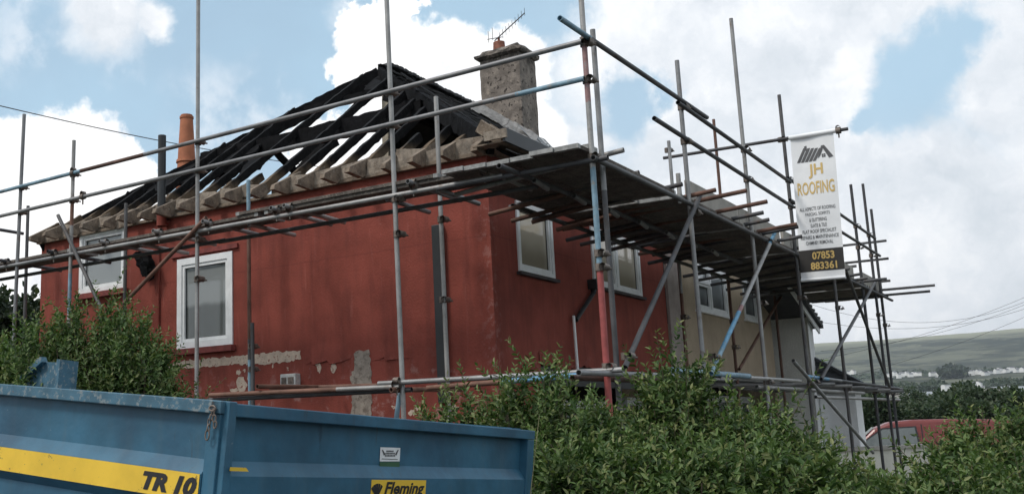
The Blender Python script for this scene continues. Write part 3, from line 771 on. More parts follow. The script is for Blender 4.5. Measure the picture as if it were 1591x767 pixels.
# ------------------------------------------------------------------ scaffold
sc = thing('scaffolding', 'grey tube scaffold with boarded deck wrapping the red and tan houses', 'scaffolding', (-1.35, -1.75, .2))
SX, SY, IX, IY = -1.35, -1.75, -.40, -.35
MS = [M_STEEL, M_STEELD, M_RUST, M_TBLUE, M_TRED, M_TPINK, M_TBLUEP]
ST, SD, RU, BL, RE, PK, FB = range(7)
def tb(name, a, b_, mi=ST, segs=None, r=.0242):
    g = MB(); g.tube(a, b_, r, 12, segs or [(1, mi)]); return g.build(name, MS, sc)
def coupler(p, ax='z', s=1.0):
    g = MB(); p = Vector(p); k = .038*s
    if ax == 'z':
        g.tube(p-Vector((0,0,.032)), p+Vector((0,0,.032)), k, 10, cap=0); g.tube(p+Vector((-.05,-.045,0)), p+Vector((.05,-.045,0)), .033, 8, cap=0)
        g.tube(p+Vector((.0,-.05,-.01)), p+Vector((.075,-.075,-.012)), .010, 6)
    elif ax == 'x':
        g.tube(p-Vector((.03,0,0)), p+Vector((.03,0,0)), k, 10, cap=0); g.tube(p+Vector((0,0,-.02)), p+Vector((0,0,-.10)), .010, 6); g.tube(p+Vector((0,-.03,.04)), p+Vector((0,.03,.04)), .03, 8, cap=0)
    else:
        g.tube(p-Vector((0,.03,0)), p+Vector((0,.03,0)), k, 10, cap=0); g.tube(p+Vector((0,0,-.02)), p+Vector((0,0,-.10)), .010, 6); g.tube(p+Vector((-.03,0,.04)), p+Vector((.03,0,.04)), .03, 8, cap=0)
    return g.build('coupler', M_COUP, sc)
G0 = .22
# side, outer standards
tb('standard', (SX, 6.42, G0), (SX, 6.27, 6.36), ST)
tb('standard', (SX, 5.26, G0), (SX, 5.21, 5.79), segs=[(.60, ST), (.69, FB), (.80, ST), (.86, RU), (1, ST)])
tb('standard', (SX, 3.02, G0), (SX, 2.985, 7.6), ST)
tb('standard', (SX, .27, G0), (SX, .33, 7.3), ST)
# corner standard: faded red above, pale blue, then bright red at the foot
tb('standard', (SX, SY, G0), (SX, SY, 3.34), segs=[(.02, RE), (1, RE)], r=.0275)
tb('standard', (SX, SY, 3.34), (SX, SY, 6.25), segs=[(.30, FB), (.50, ST), (.52, PK), (.72, PK), (1, ST)])
coupler((SX, SY, 3.34)); coupler((SX, SY, 3.46))
tb('standard', (-1.07, SY+.02, G0), (-1.09, SY+.02, 5.55), segs=[(.72, SD), (1, ST)])
# side, inner standards
for (y, zt, ms_) in ((7.42, 5.42, SD), (5.28, 5.13, SD), (3.07, 5.08, None), (.36, 5.55, ST)):
    tb('standard', (IX, y, G0), (IX, y, zt), ms_ or 0, segs=[(.55, FB), (.60, SD), (.9, RU), (1, FB)] if ms_ is None else None)
tb('standard', (IX-.05, 2.98, 2.2), (IX-.05, 2.98, 3.32), SD); coupler((IX, 3.05, 3.05)); coupler((IX, 3.05, 2.78))
# front outer standards
for (x, zt) in ((1.15, 5.88), (3.42, 7.08), (5.52, 6.60), (7.82, 4.2), (10.02, 6.10), (11.17, 6.32), (11.72, 5.93)):
    tb('standard', (x+(.06 if x > 9 else .03), SY, G0), (x-.01, SY, zt), ST if x < 4 else SD)
tb('standard', (1.05, SY+.06, 4.3), (1.05, SY+.06, 4.62), ST)
# front inner standards
for (x, zt, k) in ((4.85, 6.05, ST), (7.12, 6.90, RU), (9.82, 4.45, RU), (12.3, 4.5, SD)):
    tb('standard', (x, IY, G0), (x, IY, zt), segs=[(.62, RU), (1, k)])
# guard rails: side
for z, e in ((5.34, .05), (5.0, .02)):
    tb('guard_rail', (SX-.05, 8.6, z), (SX-.05, 5.0, z), FB if z > 5.2 else ST)
    tb('guard_rail', (SX-.05, 5.0, z), (SX-.05, 2.4, z), segs=[(.45, RU if z > 5.2 else ST), (1, ST)])
    tb('guard_rail', (SX-.05, 2.4, z), (SX-.05, SY, z), segs=[(.84, ST), (1, ST if z > 5.2 else FB)])
    for y in (6.28, 5.22, 2.99, .33, SY): coupler((SX, y, z+.0), 'z')
    coupler((SX-.05, 4.95+.2*(z > 5.2), z), 'y')
tb('guard_rail', (-3.2, 7.45, 5.0), (IX-.05, 7.45, 5.0), SD)
# guard rails: front
tb('guard_rail', (-1.95, SY-.05, 5.37), (1.86, SY-.05, 5.40), segs=[(.16, FB), (1, SD)])
tb('guard_rail', (.90, SY-.05, 5.34), (5.42, SY-.05, 5.30), SD)
tb('guard_rail', (.14, SY-.05, 4.99), (5.42, SY-.05, 4.95), SD)
tb('guard_rail', (5.3, SY-.05, 5.34), (11.45, SY-.05, 5.33), SD); tb('guard_rail', (5.3, SY-.05, 5.03), (11.75, SY-.05, 5.04), SD)
for x in (-1.35, 1.15, 3.42, 5.52, 10.02, 11.17):
    for z in (5.36, 4.98):
        if not (x < 0 and z < 5.2): coupler((x, SY, z))
# long cross tube that carries the banner
tb('ledger', (5.30, -.10, 5.93), (5.30, -2.62, 5.88), SD); coupler((5.33, SY, 5.90)); coupler((5.30, -2.50, 5.88), 'y', 1.2)
coupler((4.9, -.30, 5.93), 'z')
# ends of the run
tb('guard_rail', (12.0, .2, 5.35), (12.0, -1.9, 5.35), SD); tb('guard_rail', (12.0, .2, 5.01), (12.0, -1.9, 5.01), SD)
for (z, y1, x) in ((4.43, -2.60, 12.0), (4.34, -2.50, 12.1), (4.58, -1.9, 11.9), (4.5, -2.0, 10.9), (4.43, -2.0, 10.4), (4.62, -1.75, 9.7)):
    tb('transom', (x, -.2, z), (x, y1, z), SD)
# ledgers under the deck
LZ = 4.27
tb('ledger', (SX-.02, 8.6, LZ+.03), (SX-.02, 4.9, LZ+.03), ST); tb('ledger', (SX-.02, 4.9, LZ+.03), (SX-.02, -.9, LZ+.01), ST); tb('ledger', (SX-.02, -.2, LZ), (SX-.02, SY-.15, LZ), SD)
tb('ledger', (-.89, 8.6, LZ-.01), (-.89, 3.0, LZ-.01), SD); tb('ledger', (-.89, 3.1, LZ-.02), (-.89, -1.0, LZ-.02), SD)
tb('ledger', (SX-.10, SY-.05, LZ), (5.4, SY-.05, LZ), SD); tb('ledger', (5.2, SY-.05, LZ), (12.5, SY-.05, LZ), SD)
tb('ledger', (-1.75, -1.06, LZ), (5.5, -1.02, LZ), SD); tb('ledger', (-.2, IY-.03, LZ), (12.2, IY-.03, LZ), SD)
# transoms of the side bay
TZ = LZ+.05
for y in (6.5, 5.51, 4.52, 3.58, 2.78, 1.78, 1.60, .05, -.73):
    tb('transom', (SX-.12, y+.02, TZ+.05), (-.46+rnd.uniform(-.06, .06), y-.25*0, TZ+.02), ST if y < 5 else SD)
    coupler((SX-.02, y+.02, TZ+.02), 'x')
for y in (4.1, 2.35, .5, -.1): tb('transom', (-1.2, y, LZ+.04), (-.40, y, LZ+.03), ST)
# transoms of the front bay; their free ends stick out beyond the deck
tips = [(969,233,1),(993,268,0),(1060,286,0),(1112,295,2),(1160,296,2),(1192,313,2),(1186,330,0),(1195,341,0),(1238,348,2),(1240,352,0),(1246,367,0),(1268,380,0)]
for i, (px, py, k) in enumerate(tips):
    p = at_z(px, py, 4.42)
    tb('transom', (p.x, -.16-.12*(i % 2), 4.29), (p.x, p.y, 4.42), (SD, ST, RU)[k])
for (px, py) in ((760,333),(795,343),(827,345),(865,357),(880,373),(902,380),(948,388),(1007,409)):
    p = at_z(px, py, 4.20)
    tb('transom', (p.x, p.y, 4.20), (p.x, -1.0, 4.28), RU if px < 870 else SD)
for x in (5.9, 6.5, 7.2, 8.0, 8.8, 9.4): tb('transom', (x, -.05, 4.22), (x, -1.95, 4.36), SD)
for i in range(7):
    x = -1.2+.85*i; tb('transom', (x, -1.12, 4.23), (x+.42, -1.05, 4.235), ST)
# braces
tb('brace', (1.30, SY-.08, 4.42), (-1.15, SY-.08, 2.50), SD)
tb('brace', (4.15, SY-.09, 4.40), (1.10, SY-.09, 2.52), segs=[(.10, BL), (.58, ST), (.62, PK), (.86, BL), (1, FB)])
tb('brace', (SX-.06, 2.80, 4.42), (SX-.06, 4.15, 3.58), RU); tb('brace', (SX-.06, 5.42, 4.83), (SX-.06, 4.55, 3.55), SD)
tb('brace', (11.6, IY-.05, 5.0), (7.1, IY-.05, 2.85), RU)
tb('brace', (10.8, SY-.08, 4.45), (5.9, SY-.08, 2.60), SD); tb('brace', (8.15, SY-.12, 4.35), (10.75, SY-.12, 2.60), SD)
tb('brace', (4.47, SY-.08, 2.79), (8.9, SY-.08, 1.52), ST)
for p in ((1.15, SY-.03, 4.2), (3.9, SY-.05, 4.25), (1.3, SY-.05, 2.7), (-1.05, SY-.05, 2.6), (5.55, SY-.05, 2.55), (5.52, SY, 3.7), (11.2, SY, 3.9), (7.86, SY, 3.75), (11.75, SY, 3.75), (4.85, IY, 3.5), (7.12, IY, 3.6), (3.5, SY, 3.45),
          (SX, 2.99, 4.2), (SX, .30, 4.25), (SX, 3.0, 3.75), (IX, .36, 4.2), (SX, .29, 3.9), (IX, .38, 3.35), (SX, SY, 4.3), (7.12, IY, 3.2)): coupler(p)
# first lift ledgers
B1 = 2.45
tb('ledger', (SX-.03, 2.78, B1), (SX-.03, .30, B1-.02), segs=[(.7, RU), (1, ST)]); tb('ledger', (SX-.02, .55, B1+.02), (SX-.02, -1.9, B1+.02), ST)
tb('ledger', (IX, 2.75, B1+.09), (IX, .9, B1+.05), RU); tb('ledger', (SX+.02, 2.85, B1-.05), (SX+.02, .2, B1-.05), SD)
tb('transom', (SX-.12, .34, B1-.05), (-.2, .30, B1-.02), RU); coupler((SX-.05, .32, B1), 'x', 1.2)
tb('transom', (SX-.08, 2.05, B1+.06), (-.15, 2.05, B1+.08), RU)
tb('brace', (SX+.2, .45, B1-.05), (SX+.2, .62, 1.6), FB)
tb('ledger', (SX-.1, -.05, 2.40), (SX-.1, -1.6, 2.44), segs=[(.5, RU), (1, BL)])
tb('ledger', (-2.0, SY-.04, 2.43), (.1, SY-.04, 2.47), ST); tb('ledger', (-1.9, SY+.06, 2.40), (1.2, SY+.06, 2.44), RU)
tb('ledger', (.0, SY-.04, 2.52), (2.6, SY-.04, 2.54), segs=[(.4, FB), (.55, BL), (1, FB)], r=.03)
tb('ledger', (2.1, SY-.02, 2.52), (5.0, SY-.02, 2.55), ST); tb('ledger', (1.3, IY, 2.62), (6.9, IY, 2.68), ST); tb('ledger', (6.3, IY+.02, 2.70), (9.6, IY+.02, 2.73), ST, r=.035)
tb('ledger', (3.2, SY+.05, 2.44), (9.4, SY+.05, 2.47), ST); tb('ledger', (5.3, SY-.03, 2.62), (12.2, SY-.03, 2.60), segs=[(.18, BL), (.3, ST), (1, SD)]); tb('ledger', (7.2, IY, 2.56), (13.9, IY, 2.62), SD)
tb('ledger', (6, SY+.04, 2.36), (12.6, SY+.04, 2.40), ST); tb('ledger', (9, SY+.1, 2.55), (13.4, SY+.1, 2.62), SD)
for x in (5.9, 7.0, 7.9, 8.9, 10.0, 11.2): tb('transom', (x, -.1, 2.58), (x, -2.0, 2.52), ST)
for x in (-1.35, 1.17, 3.45, 5.55, 7.85, 10.06, 11.22, 11.78): coupler((x, SY, 2.5))
# deck boards
def deck_board(a, b_, wd, z, ax, m_=M_BOARD):
    """one 38 mm scaffold board with steel end bands and a slight sag"""
    g = MB(); z += rnd.uniform(-.004, .004); t = .036
    if ax == 'y': g.box((a[0], a[1], z), (a[0]+wd, b_[1], z+t))
    else: g.box((a[0], a[1], z), (b_[0], a[1]+wd, z+t))
    o = g.build('board', m_, sc, bevel=.003)
    for q in ((a[1], b_[1]) if ax == 'y' else (a[0], b_[0])):
        e = MB(); s = 1 if q == (min(a[1], b_[1]) if ax == 'y' else min(a[0], b_[0])) else -1
        if ax == 'y': e.box((a[0]-.002, q-.002*s, z-.002), (a[0]+wd+.002, q+.05*s, z+t+.002))
        else: e.box((q-.002*s, a[1]-.002, z-.002), (q+.05*s, a[1]+wd+.002, z+t+.002))
        e.build('end_band', M_BAND, o)
DZ = 4.352
for k in range(2):
    for (y0, y1) in ((8.5, 5.25), (5.2, 2.1), (2.05, -.72)):
        sft = rnd.uniform(-.05, .05)
        deck_board((-1.34+.228*k, y0+sft, 0), (0, y1+sft, 0), .222, DZ, 'y')
deck_board((-1.36, 2.4, 0), (0, -.2, 0), .222, DZ+.04, 'y'); deck_board((-1.35, -.25, 0), (0, -1.72, 0), .20, DZ+.042, 'y', M_STEELD)
for k in range(6):
    for (x0, x1) in ((-1.5, .9), (.95, 3.2), (3.25, 5.6), (5.65, 8.2), (8.25, 10.6), (10.65, 12.6)):
        sft = rnd.uniform(-.06, .06) if x0 > -1.4 else rnd.uniform(-.1, .04)
        deck_board((x0+sft, SY+.03+.226*k, 0), (x1+sft, 0, 0), .22, DZ-.002, 'x')
# toe boards on the front run
for (x0, x1) in ((1.30, 3.1), (3.12, 4.95), (5.15, 7.4), (7.45, 9.65), (10.4, 12.2)):
    g = MB(); g.box((x0, SY+.045, DZ+.04), (x1, SY+.085, 4.60)); g.build('toe_board', M_TOE, sc, bevel=.004)

# ------------------------------------------------------------------ banner
ban = thing('roofing_banner', 'white roofing banner with gold lettering hanging from scaffold tube', 'banner', (5.30, -2.15, 3.9))
BT = Vector((5.30, -1.885, 5.88)); BB = Vector((5.26, -1.845, 3.90)); BW = .55
def bp(u, v, off=0):
    """u 0..1 across (towards the viewer's right), v 0..1 down"""
    y0 = BT.y+(BB.y-BT.y)*v; x0 = BT.x+(BB.x-BT.x)*v; z0 = BT.z+(BB.z-BT.z)*v
    wv = .012*math.sin(v*7+1.0)*math.sin(u*3.0) + .010*math.sin(u*6.3+v*2)
    return Vector((x0+wv-off, y0-BW*u, z0-.01*u+.006*math.sin(u*3.1)*(1-v)*-1))
def sheet(u0, u1, v0, v1, off, m_, name, parent, nu=10, nv=40):
    g = MB(); V = [bp(u0+(u1-u0)*i/nu, v0+(v1-v0)*j/nv, off) for j in range(nv+1) for i in range(nu+1)]
    g.faces(V, [(j*(nu+1)+i, j*(nu+1)+i+1, (j+1)*(nu+1)+i+1, (j+1)*(nu+1)+i) for j in range(nv) for i in range(nu)], 0, True)
    return g.build(name, m_, parent)
M_VIN = mat('white_vinyl', (.88, .89, .90), .5, var=.05, scale=3)
M_GOLD = mat('gold_print', (.66, .46, .16), .5, var=.05)
M_INK = mat('dark_print', (.09, .09, .095), .5, var=.1)
M_INKB = mat('black_print', (.035, .032, .03), .5, var=.1)
shb = sheet(0, 1, 0, 1, 0, M_VIN, 'sheet', ban)
sheet(0, 1, .795, .945, .003, M_INKB, 'number_panel', shb, 10, 8)
g = MB(); g.tube((5.30, -1.87, 5.895), (5.30, -2.47, 5.885), .033, 12); g.build('hem_sleeve', M_VIN, ban)
g = MB(); g.tube(bp(0, 1)+Vector((0,0,0)), bp(1, 1), .022, 10); g.build('bottom_hem', M_VIN, ban)

def text_mesh(txt, size=1, bold=.02, shear=0, sx=1.0):
    """2D outline of the words as (verts, faces), width/height normalised by caller"""
    cu = bpy.data.curves.new('lettering', 'FONT'); cu.body = txt; cu.size = size; cu.offset = bold; cu.shear = shear
    cu.resolution_u = 3; cu.fill_mode = 'FRONT'; cu.align_x = 'LEFT'
    to = bpy.data.objects.new('lettering', cu); COL.objects.link(to)
    dg = bpy.context.evaluated_depsgraph_get(); me = bpy.data.meshes.new_from_object(to.evaluated_get(dg))
    V = [(v.co.x, v.co.y) for v in me.vertices]; Fc = [tuple(p.vertices) for p in me.polygons]
    bpy.data.objects.remove(to); bpy.data.curves.remove(cu); bpy.data.meshes.remove(me)
    return V, Fc
def fit_text(txt, u0, u1, v0, v1, fn, m_, parent, name='lettering', bold=.02, shear=0, italic=0):
    """fit the words into the box; fn maps (u, v) to 3D"""
    V, Fc = text_mesh(txt, bold=bold, shear=shear)
    xs = [p[0] for p in V]; ys_ = [p[1] for p in V]; x0, x1, y0, y1 = min(xs), max(xs), min(ys_), max(ys_)
    g = MB(); g.faces([fn(u0+(x-x0)/(x1-x0)*(u1-u0), v1-(y-y0)/(y1-y0)*(v1-v0)) for x, y in V], Fc)
    return g.build(name, m_, parent)
bf = lambda u, v: bp(u, v, .005); bf2 = lambda u, v: bp(u, v, .008)
fit_text('JH', .36, .70, .198, .300, bf, M_GOLD, shb, bold=.022)
fit_text('ROOFING', .08, .93, .322, .412, bf, M_GOLD, shb, bold=.016)
for k, (t, a, b_) in enumerate((('ALL ASPECTS OF ROOFING', .09, .91), ('FASCIAS, SOFFITS', .22, .78), ('& GUTTERING', .30, .70), ('SLATE & TILE', .32, .69), ('FLAT ROOF SPECIALIST', .12, .89), ('REPAIRS & MAINTENANCE', .07, .93), ('CHIMNEY REMOVAL', .18, .80))):
    v = .500+.0395*k; fit_text(t, a, b_, v, v+.0245, bf, M_INK, shb, bold=.006)
fit_text('07853', .30, .80, .812, .865, bf2, M_GOLD, shb, bold=.03)
fit_text('883361', .25, .84, .882, .934, bf2, M_GOLD, shb, bold=.03)
# printed roof emblem: slanted strips rising to a gable with a small four pane window
g = MB()
def q4(*p): g.poly([bf(u, v) for u, v in p])
top, bot = .078, .178
for k in range(5):
    u = .11+.092*k; q4((u, bot), (u+.072, bot), (u+.072+.17, top+.004*k), (u+.17, top+.004*k))
q4((.30, top-.012), (.36, top-.016), (.36, top+.02), (.30, top+.02))
q4((.70, top), (.77, top+.0), (.96, bot-.012), (.86, bot-.006)); q4((.70, top), (.77, top), (.66, .15), (.60, .165))
for (a, b_) in ((.70, .138), (.745, .138), (.70, .151), (.745, .151)): q4((a, b_), (a+.038, b_), (a+.038, b_+.010), (a, b_+.010))
g.build('roof_emblem', M_INK, shb)

# ------------------------------------------------------------------ blue tipping trailer
TA = at_d(347, 622, 3.6)
tu = Vector((1, -.001, -.052)).normalized(); tv = Vector((.006, 1, .092)); tv = (tv-tu*tv.dot(tu)).normalized(); tw = tu.cross(tv)
tr = thing('tipping_trailer', 'blue tipping farm trailer with yellow stripe parked beside the hedge', 'trailer', tuple(TA+tu*1.1+tv*2-tw*1.7))
def T(u, v, w_): return TA + tu*u + tv*v + tw*w_
def tbox(g, a, b_, mi=0):
    V = [T(a[0],a[1],a[2]),T(b_[0],a[1],a[2]),T(b_[0],b_[1],a[2]),T(a[0],b_[1],a[2]),T(a[0],a[1],b_[2]),T(b_[0],a[1],b_[2]),T(b_[0],b_[1],b_[2]),T(a[0],b_[1],b_[2])]
    g.faces(V, [(0,3,2,1),(4,5,6,7),(0,1,5,4),(1,2,6,5),(2,3,7,6),(3,0,4,7)], mi)
def blue_fn(n, tc, c, bs):
    c = n.mix(n.map(streak(n, tc, 7, .6, 1.6), .5, .8, 0, .35), c, (.10, .135, .15))
    c = n.mix(n.map(n.noise(tc, 2.2, 4, .6), .45, .7, 0, .5), c, (.018, .055, .105))
    ru = n.math('MULTIPLY', n.map(streak(n, tc, 14, .9, 2.2), .60, .72), n.map(n.noise(tc, 1.9, 4, .6), .50, .62))
    c = n.mix(n.math('MULTIPLY', ru, .75), c, (.06, .045, .035))
    sm = n.map(streak(n, tc, 5, 1.2, 1.3), .66, .74, 0, .8); c = n.mix(sm, c, (.012, .035, .06))
    scr = n.math('MULTIPLY', n.map(n.noise(tc, 38, 6, .75), .66, .70), n.map(n.noise(tc, 1.7, 3, .5), .42, .6))
    return n.mix(n.math('MULTIPLY', scr, .6), c, (.30, .33, .34))
M_TB = mat('trailer_blue', (.036, .132, .210), .46, var=.22, scale=3, bump=.55, bscale=5, spec=.45, fn=blue_fn)
def rim_fn(n, tc, c, bs):
    c = n.mix(n.map(n.noise(tc, 26, 6, .7), .52, .62, 0, .8), c, (.26, .29, .29))
    return n.mix(n.map(n.noise(tc, 40, 5, .7), .62, .68, 0, .8), c, (.16, .085, .05))
M_TRIM = mat('trailer_rim', (.055, .14, .20), .6, var=.2, scale=10, bump=.1, fn=rim_fn)
def yel_fn(n, tc, c, bs):
    f = n.math('MULTIPLY', n.map(n.noise(tc, 30, 5, .7), .63, .66), 1)
    return n.mix(n.math('MULTIPLY', f, .7), c, (.12, .09, .05))
M_YEL = mat('yellow_sticker', (.86, .56, .05), .5, var=.08, scale=6, fn=yel_fn)
L_, W_ = 4.05, 2.33
def rib_profile(o0=.0):
    # (offset outward, w) profile of a pressed side: recessed panel, chamfered rib, lower panel
    return [(.0, -.045), (.0, -.206), (-.035, -.255), (-.035, -.350), (.0, -.385), (.0, -.62)]
# near side panel (plane u=0, outward = -u)
g = MB(); prof = rib_profile()
for (o0, w0), (o1, w1) in zip(prof, prof[1:]):
    g.poly([T(o0+.03, .066, w0), T(o0+.03, L_, w0), T(o1+.03, L_, w1), T(o1+.03, .066, w1)])
g.poly([T(o+.03, .066, w_) for o, w_ in prof] + [T(.06, .066, -.62), T(.06, .066, -.045)])
tbox(g, (.062, .0, -.62), (.075, L_, -.02))
side = g.build('side_panel', M_TB, tr)
g = MB(); tbox(g, (-.010, .0, -.046), (.075, L_, .0)); g.build('top_rim', M_TRIM, side, bevel=.004)
g = MB(); tbox(g, (.0, .006, -.62), (.06, .0655, -.047)); g.build('corner_post', M_TB, side, bevel=.003)
# yellow stripe on the face of the rib
us = -.0065
def side_pt(v, w_, o=.0015): return T(us-o, v, w_)
g = MB(); g.poly([side_pt(.070, -.256), side_pt(L_-.05, -.256), side_pt(L_-.05, -.349), side_pt(.070, -.349)]); stripe = g.build('stripe_sticker', M_YEL, side)
def tw_side(px, py):
    p = at_pl(px, py, TA+tu*us, tu)-TA; return p.dot(tv), p.dot(tw)
va_, wa_ = tw_side(222, 746); vb_ = .078
M_DEC = mat('black_decal', (.02, .02, .022), .5, var=.2)
wt, wb2 = -.269, -.336
fit_text('TR 10', va_, vb_, -wt, -wb2, lambda u, v: side_pt(u, -v, .003), M_DEC, stripe, bold=.06, shear=.28)
# tailgate (plane v=0, outward = -v)
g = MB(); ofs = .025
for (o0, w0), (o1, w1) in zip(prof, prof[1:]):
    k0, k1 = o0*1.0, o1*1.0
    g.poly([T(.045, k0+ofs, w0), T(W_-.07, k0+ofs, w0), T(W_-.07, k1+ofs, w1), T(.045, k1+ofs, w1)])
    if w0 == -.206 or w1 == -.385: pass
tbox(g, (.045, .055, -.62), (W_-.05, .065, -.02))
tail = g.build('tailgate', M_TB, tr)
g = MB(); tbox(g, (.03, -.02, -.052), (W_, .068, -.006)); g.build('top_rim', M_TB, tail, bevel=.004)
g = MB(); tbox(g, (.012, -.022, -.64), (.05, .07, -.001)); g.build('tailgate_stile', M_TB, tail, bevel=.003)
g = MB(); tbox(g, (W_-.07, -.018, -.64), (W_-.002, .07, -.053)); g.build('tailgate_stile', M_TB, tail, bevel=.003)
yt = -.035+ofs
def tg(px, py):
    p = at_pl(px, py, TA+tv*yt, tv)-TA; return p.dot(tu), p.dot(tw)
def tq(u, w_, o=.0015): return T(u, yt-o, w_)
def quad_px(pts, m_, name, parent, o=.0015, flat=None):
    g = MB()
    if flat is None: g.poly([tq(*tg(*p), o) for p in pts])
    else:
        Q = []
        for p in pts:
            r_ = at_pl(p[0], p[1], TA+tv*(ofs-o), tv); Q.append(r_)
        g.poly(Q)
    return g.build(name, m_, parent)
u0_, w0_ = tg(577, 744); u1_, w1_ = tg(662, 742)
fl = MB(); fl.poly([tq(u0_, -.262), tq(u1_, -.262), tq(u1_, -.345), tq(u0_, -.345)]); fls = fl.build('maker_sticker', M_YEL, tail)
uw = u1_-u0_
fit_text('Fleming', u0_+uw*.23, u1_-uw*.03, .270, .336, lambda u, v: tq(u, -v, .003), M_DEC, fls, bold=.03, shear=.25)
g = MB()
for k in range(5):  # little fan of dark blades beside the name
    a = R_(60+k*18); c0 = (u0_+uw*.11, -.335)
    d0 = (math.cos(a), math.sin(a)); n0 = (-d0[1]*.008, d0[0]*.008); L0 = .058
    g.poly([tq(c0[0]-n0[0]*.3, c0[1]-n0[1]*.3, .003), tq(c0[0]+d0[0]*L0-n0[0], c0[1]+d0[1]*L0-n0[1], .003), tq(c0[0]+d0[0]*L0*1.05+n0[0], c0[1]+d0[1]*L0+n0[1], .003), tq(c0[0]+n0[0]*.3, c0[1]+n0[1]*.3, .003)])
g.build('fan_emblem', M_DEC, fls)
# dealer plate: white card above a green strip
wp = quad_px([(591,694),(622,695),(621,716),(590,716)], M_UPVC, 'dealer_plate', tail, .003, 1)
quad_px([(590,717),(621,717),(621,725),(590,725)], mat('green_strip', (.045, .12, .06), .5, var=.2), 'green_strip', wp, .003, 1)
def pf(u, v): return at_pl(u, v, TA+tv*(ofs-.005), tv)
fit_text('PLANT', 600, 613, 699.5, 703.5, pf, M_DEC, wp, bold=.03); fit_text('DEALER', 598, 615, 705, 709, pf, M_DEC, wp, bold=.03)
bpy.data.objects.remove([o for o in wp.children if o.name.startswith('lettering')][0])
bpy.data.objects.remove([o for o in wp.children if o.name.startswith('lettering')][0])
g = MB()
for (x0, x1, y0) in ((600.5, 612, 699), (599, 614, 702.5), (598.5, 614.5, 706)):
    n = 7
    for k in range(n):
        xa = x0+(x1-x0)*k/n; xb = xa+(x1-x0)/n*.7; g.poly([pf(xa, y0), pf(xb, y0), pf(xb, y0+2.4), pf(xa, y0+2.4)])
g.poly([pf(593.5, 698), pf(595, 698), pf(599, 705), pf(597, 707)]); g.poly([pf(619.5, 698), pf(618, 698), pf(614, 705), pf(616, 707)])
g.poly([pf(593, 711.5), pf(618, 712.3), pf(618, 713.3), pf(593, 712.5)])
g.build('plate_print', M_INK, wp)
ym = quad_px([(351,724),(376,725),(380,731),(350,730)], M_YEL, 'reflector_mark', tail, .020, None)
# far side, headboard, floor, chassis, wheels, drawbar
g = MB(); tbox(g, (W_-.07, .07, -.62), (W_-.01, L_, -.05)); tbox(g, (W_-.09, .07, -.05), (W_+.01, L_, .0)); g.build('side_panel', M_TB, tr)
g = MB(); tbox(g, (.075, L_-.05, -.62), (W_-.09, L_, .02)); g.build('headboard', M_TB, tr)
g = MB(); tbox(g, (.05, .07, -.66), (W_-.05, L_-.05, -.62)); g.build('floor', M_TB, tr)
g = MB()
V = [HPt for HPt in ()]
for q_, w_ in (((.0, .0), 0),):
    pass
pts = [(4.02, .0), (4.02, .045), (4.00, .20), (3.80, .20), (3.78, .0)]
gu0, gu1 = W_-.06, W_-.02
P0 = [T(gu0, 3.78, .0), T(gu0, 3.80, .215), T(gu0, 4.02, .215), T(gu0, 4.34, .0)]; P1 = [p+tu*.05 for p in P0]
g.faces(P0+P1, [(0,1,2,3), (7,6,5,4), (0,4,5,1), (1,5,6,2), (2,6,7,3), (3,7,4,0)])
g.faces([T(gu0-.07, 3.76, .0), T(gu0-.07, 3.77, .235), T(gu0+.10, 3.77, .235), T(gu0+.10, 3.76, .0)] + [T(gu0-.07, 3.80, .0), T(gu0-.07, 3.81, .235), T(gu0+.10, 3.81, .235), T(gu0+.10, 3.80, .0)],
        [(0,1,2,3), (7,6,5,4), (0,4,5,1), (1,5,6,2), (2,6,7,3), (3,7,4,0)])
g.beam(T(gu0-.02, 4.36, .01), T(gu0-.02, 4.03, .23), .06, .045)
g.build('headboard_gusset', M_TRIM, tr)
g = MB(); tbox(g, (.55, .1, -.85), (.70, L_+.2, -.66)); tbox(g, (W_-.70, .1, -.85), (W_-.55, L_+.2, -.66)); tbox(g, (W_/2-.08, L_+.2, -.85), (W_/2+.08, L_+1.6, -.70)); tbox(g, (.2, 1.6, -1.15), (W_-.2, 1.72, -1.03)); tbox(g, (.2, 2.6, -1.15), (W_-.2, 2.72, -1.03))
tbox(g, (.55, 1.5, -1.1), (.70, 2.8, -.85)); tbox(g, (W_-.70, 1.5, -1.1), (W_-.55, 2.8, -.85)); g.build('chassis', M_TB, tr)
M_RUB = mat('tyre_rubber', (.02, .02, .02), .85, var=.2)
for u in (.12, W_-.42):
    for v in (1.66, 2.66):
        wz = -1.09; g = MB(); g.tube(T(u, v, wz), T(u+.30, v, wz), .43, 28, cap=0)
        for e in (u, u+.30):
            ring = [T(e, v+.43*math.cos(a*2*math.pi/28), wz+.43*math.sin(a*2*math.pi/28)) for a in range(28)]; ri = [T(e, v+.24*math.cos(a*2*math.pi/28), wz+.24*math.sin(a*2*math.pi/28)) for a in range(28)]
            g.faces(ring+ri, [(a, (a+1) % 28, 28+(a+1) % 28, 28+a) for a in range(28)])
        wo = g.build('wheel', M_RUB, tr)
        g = MB(); g.tube(T(u+.04, v, wz), T(u+.26, v, wz), .235, 24); g.build('rim', M_TRIM, wo)
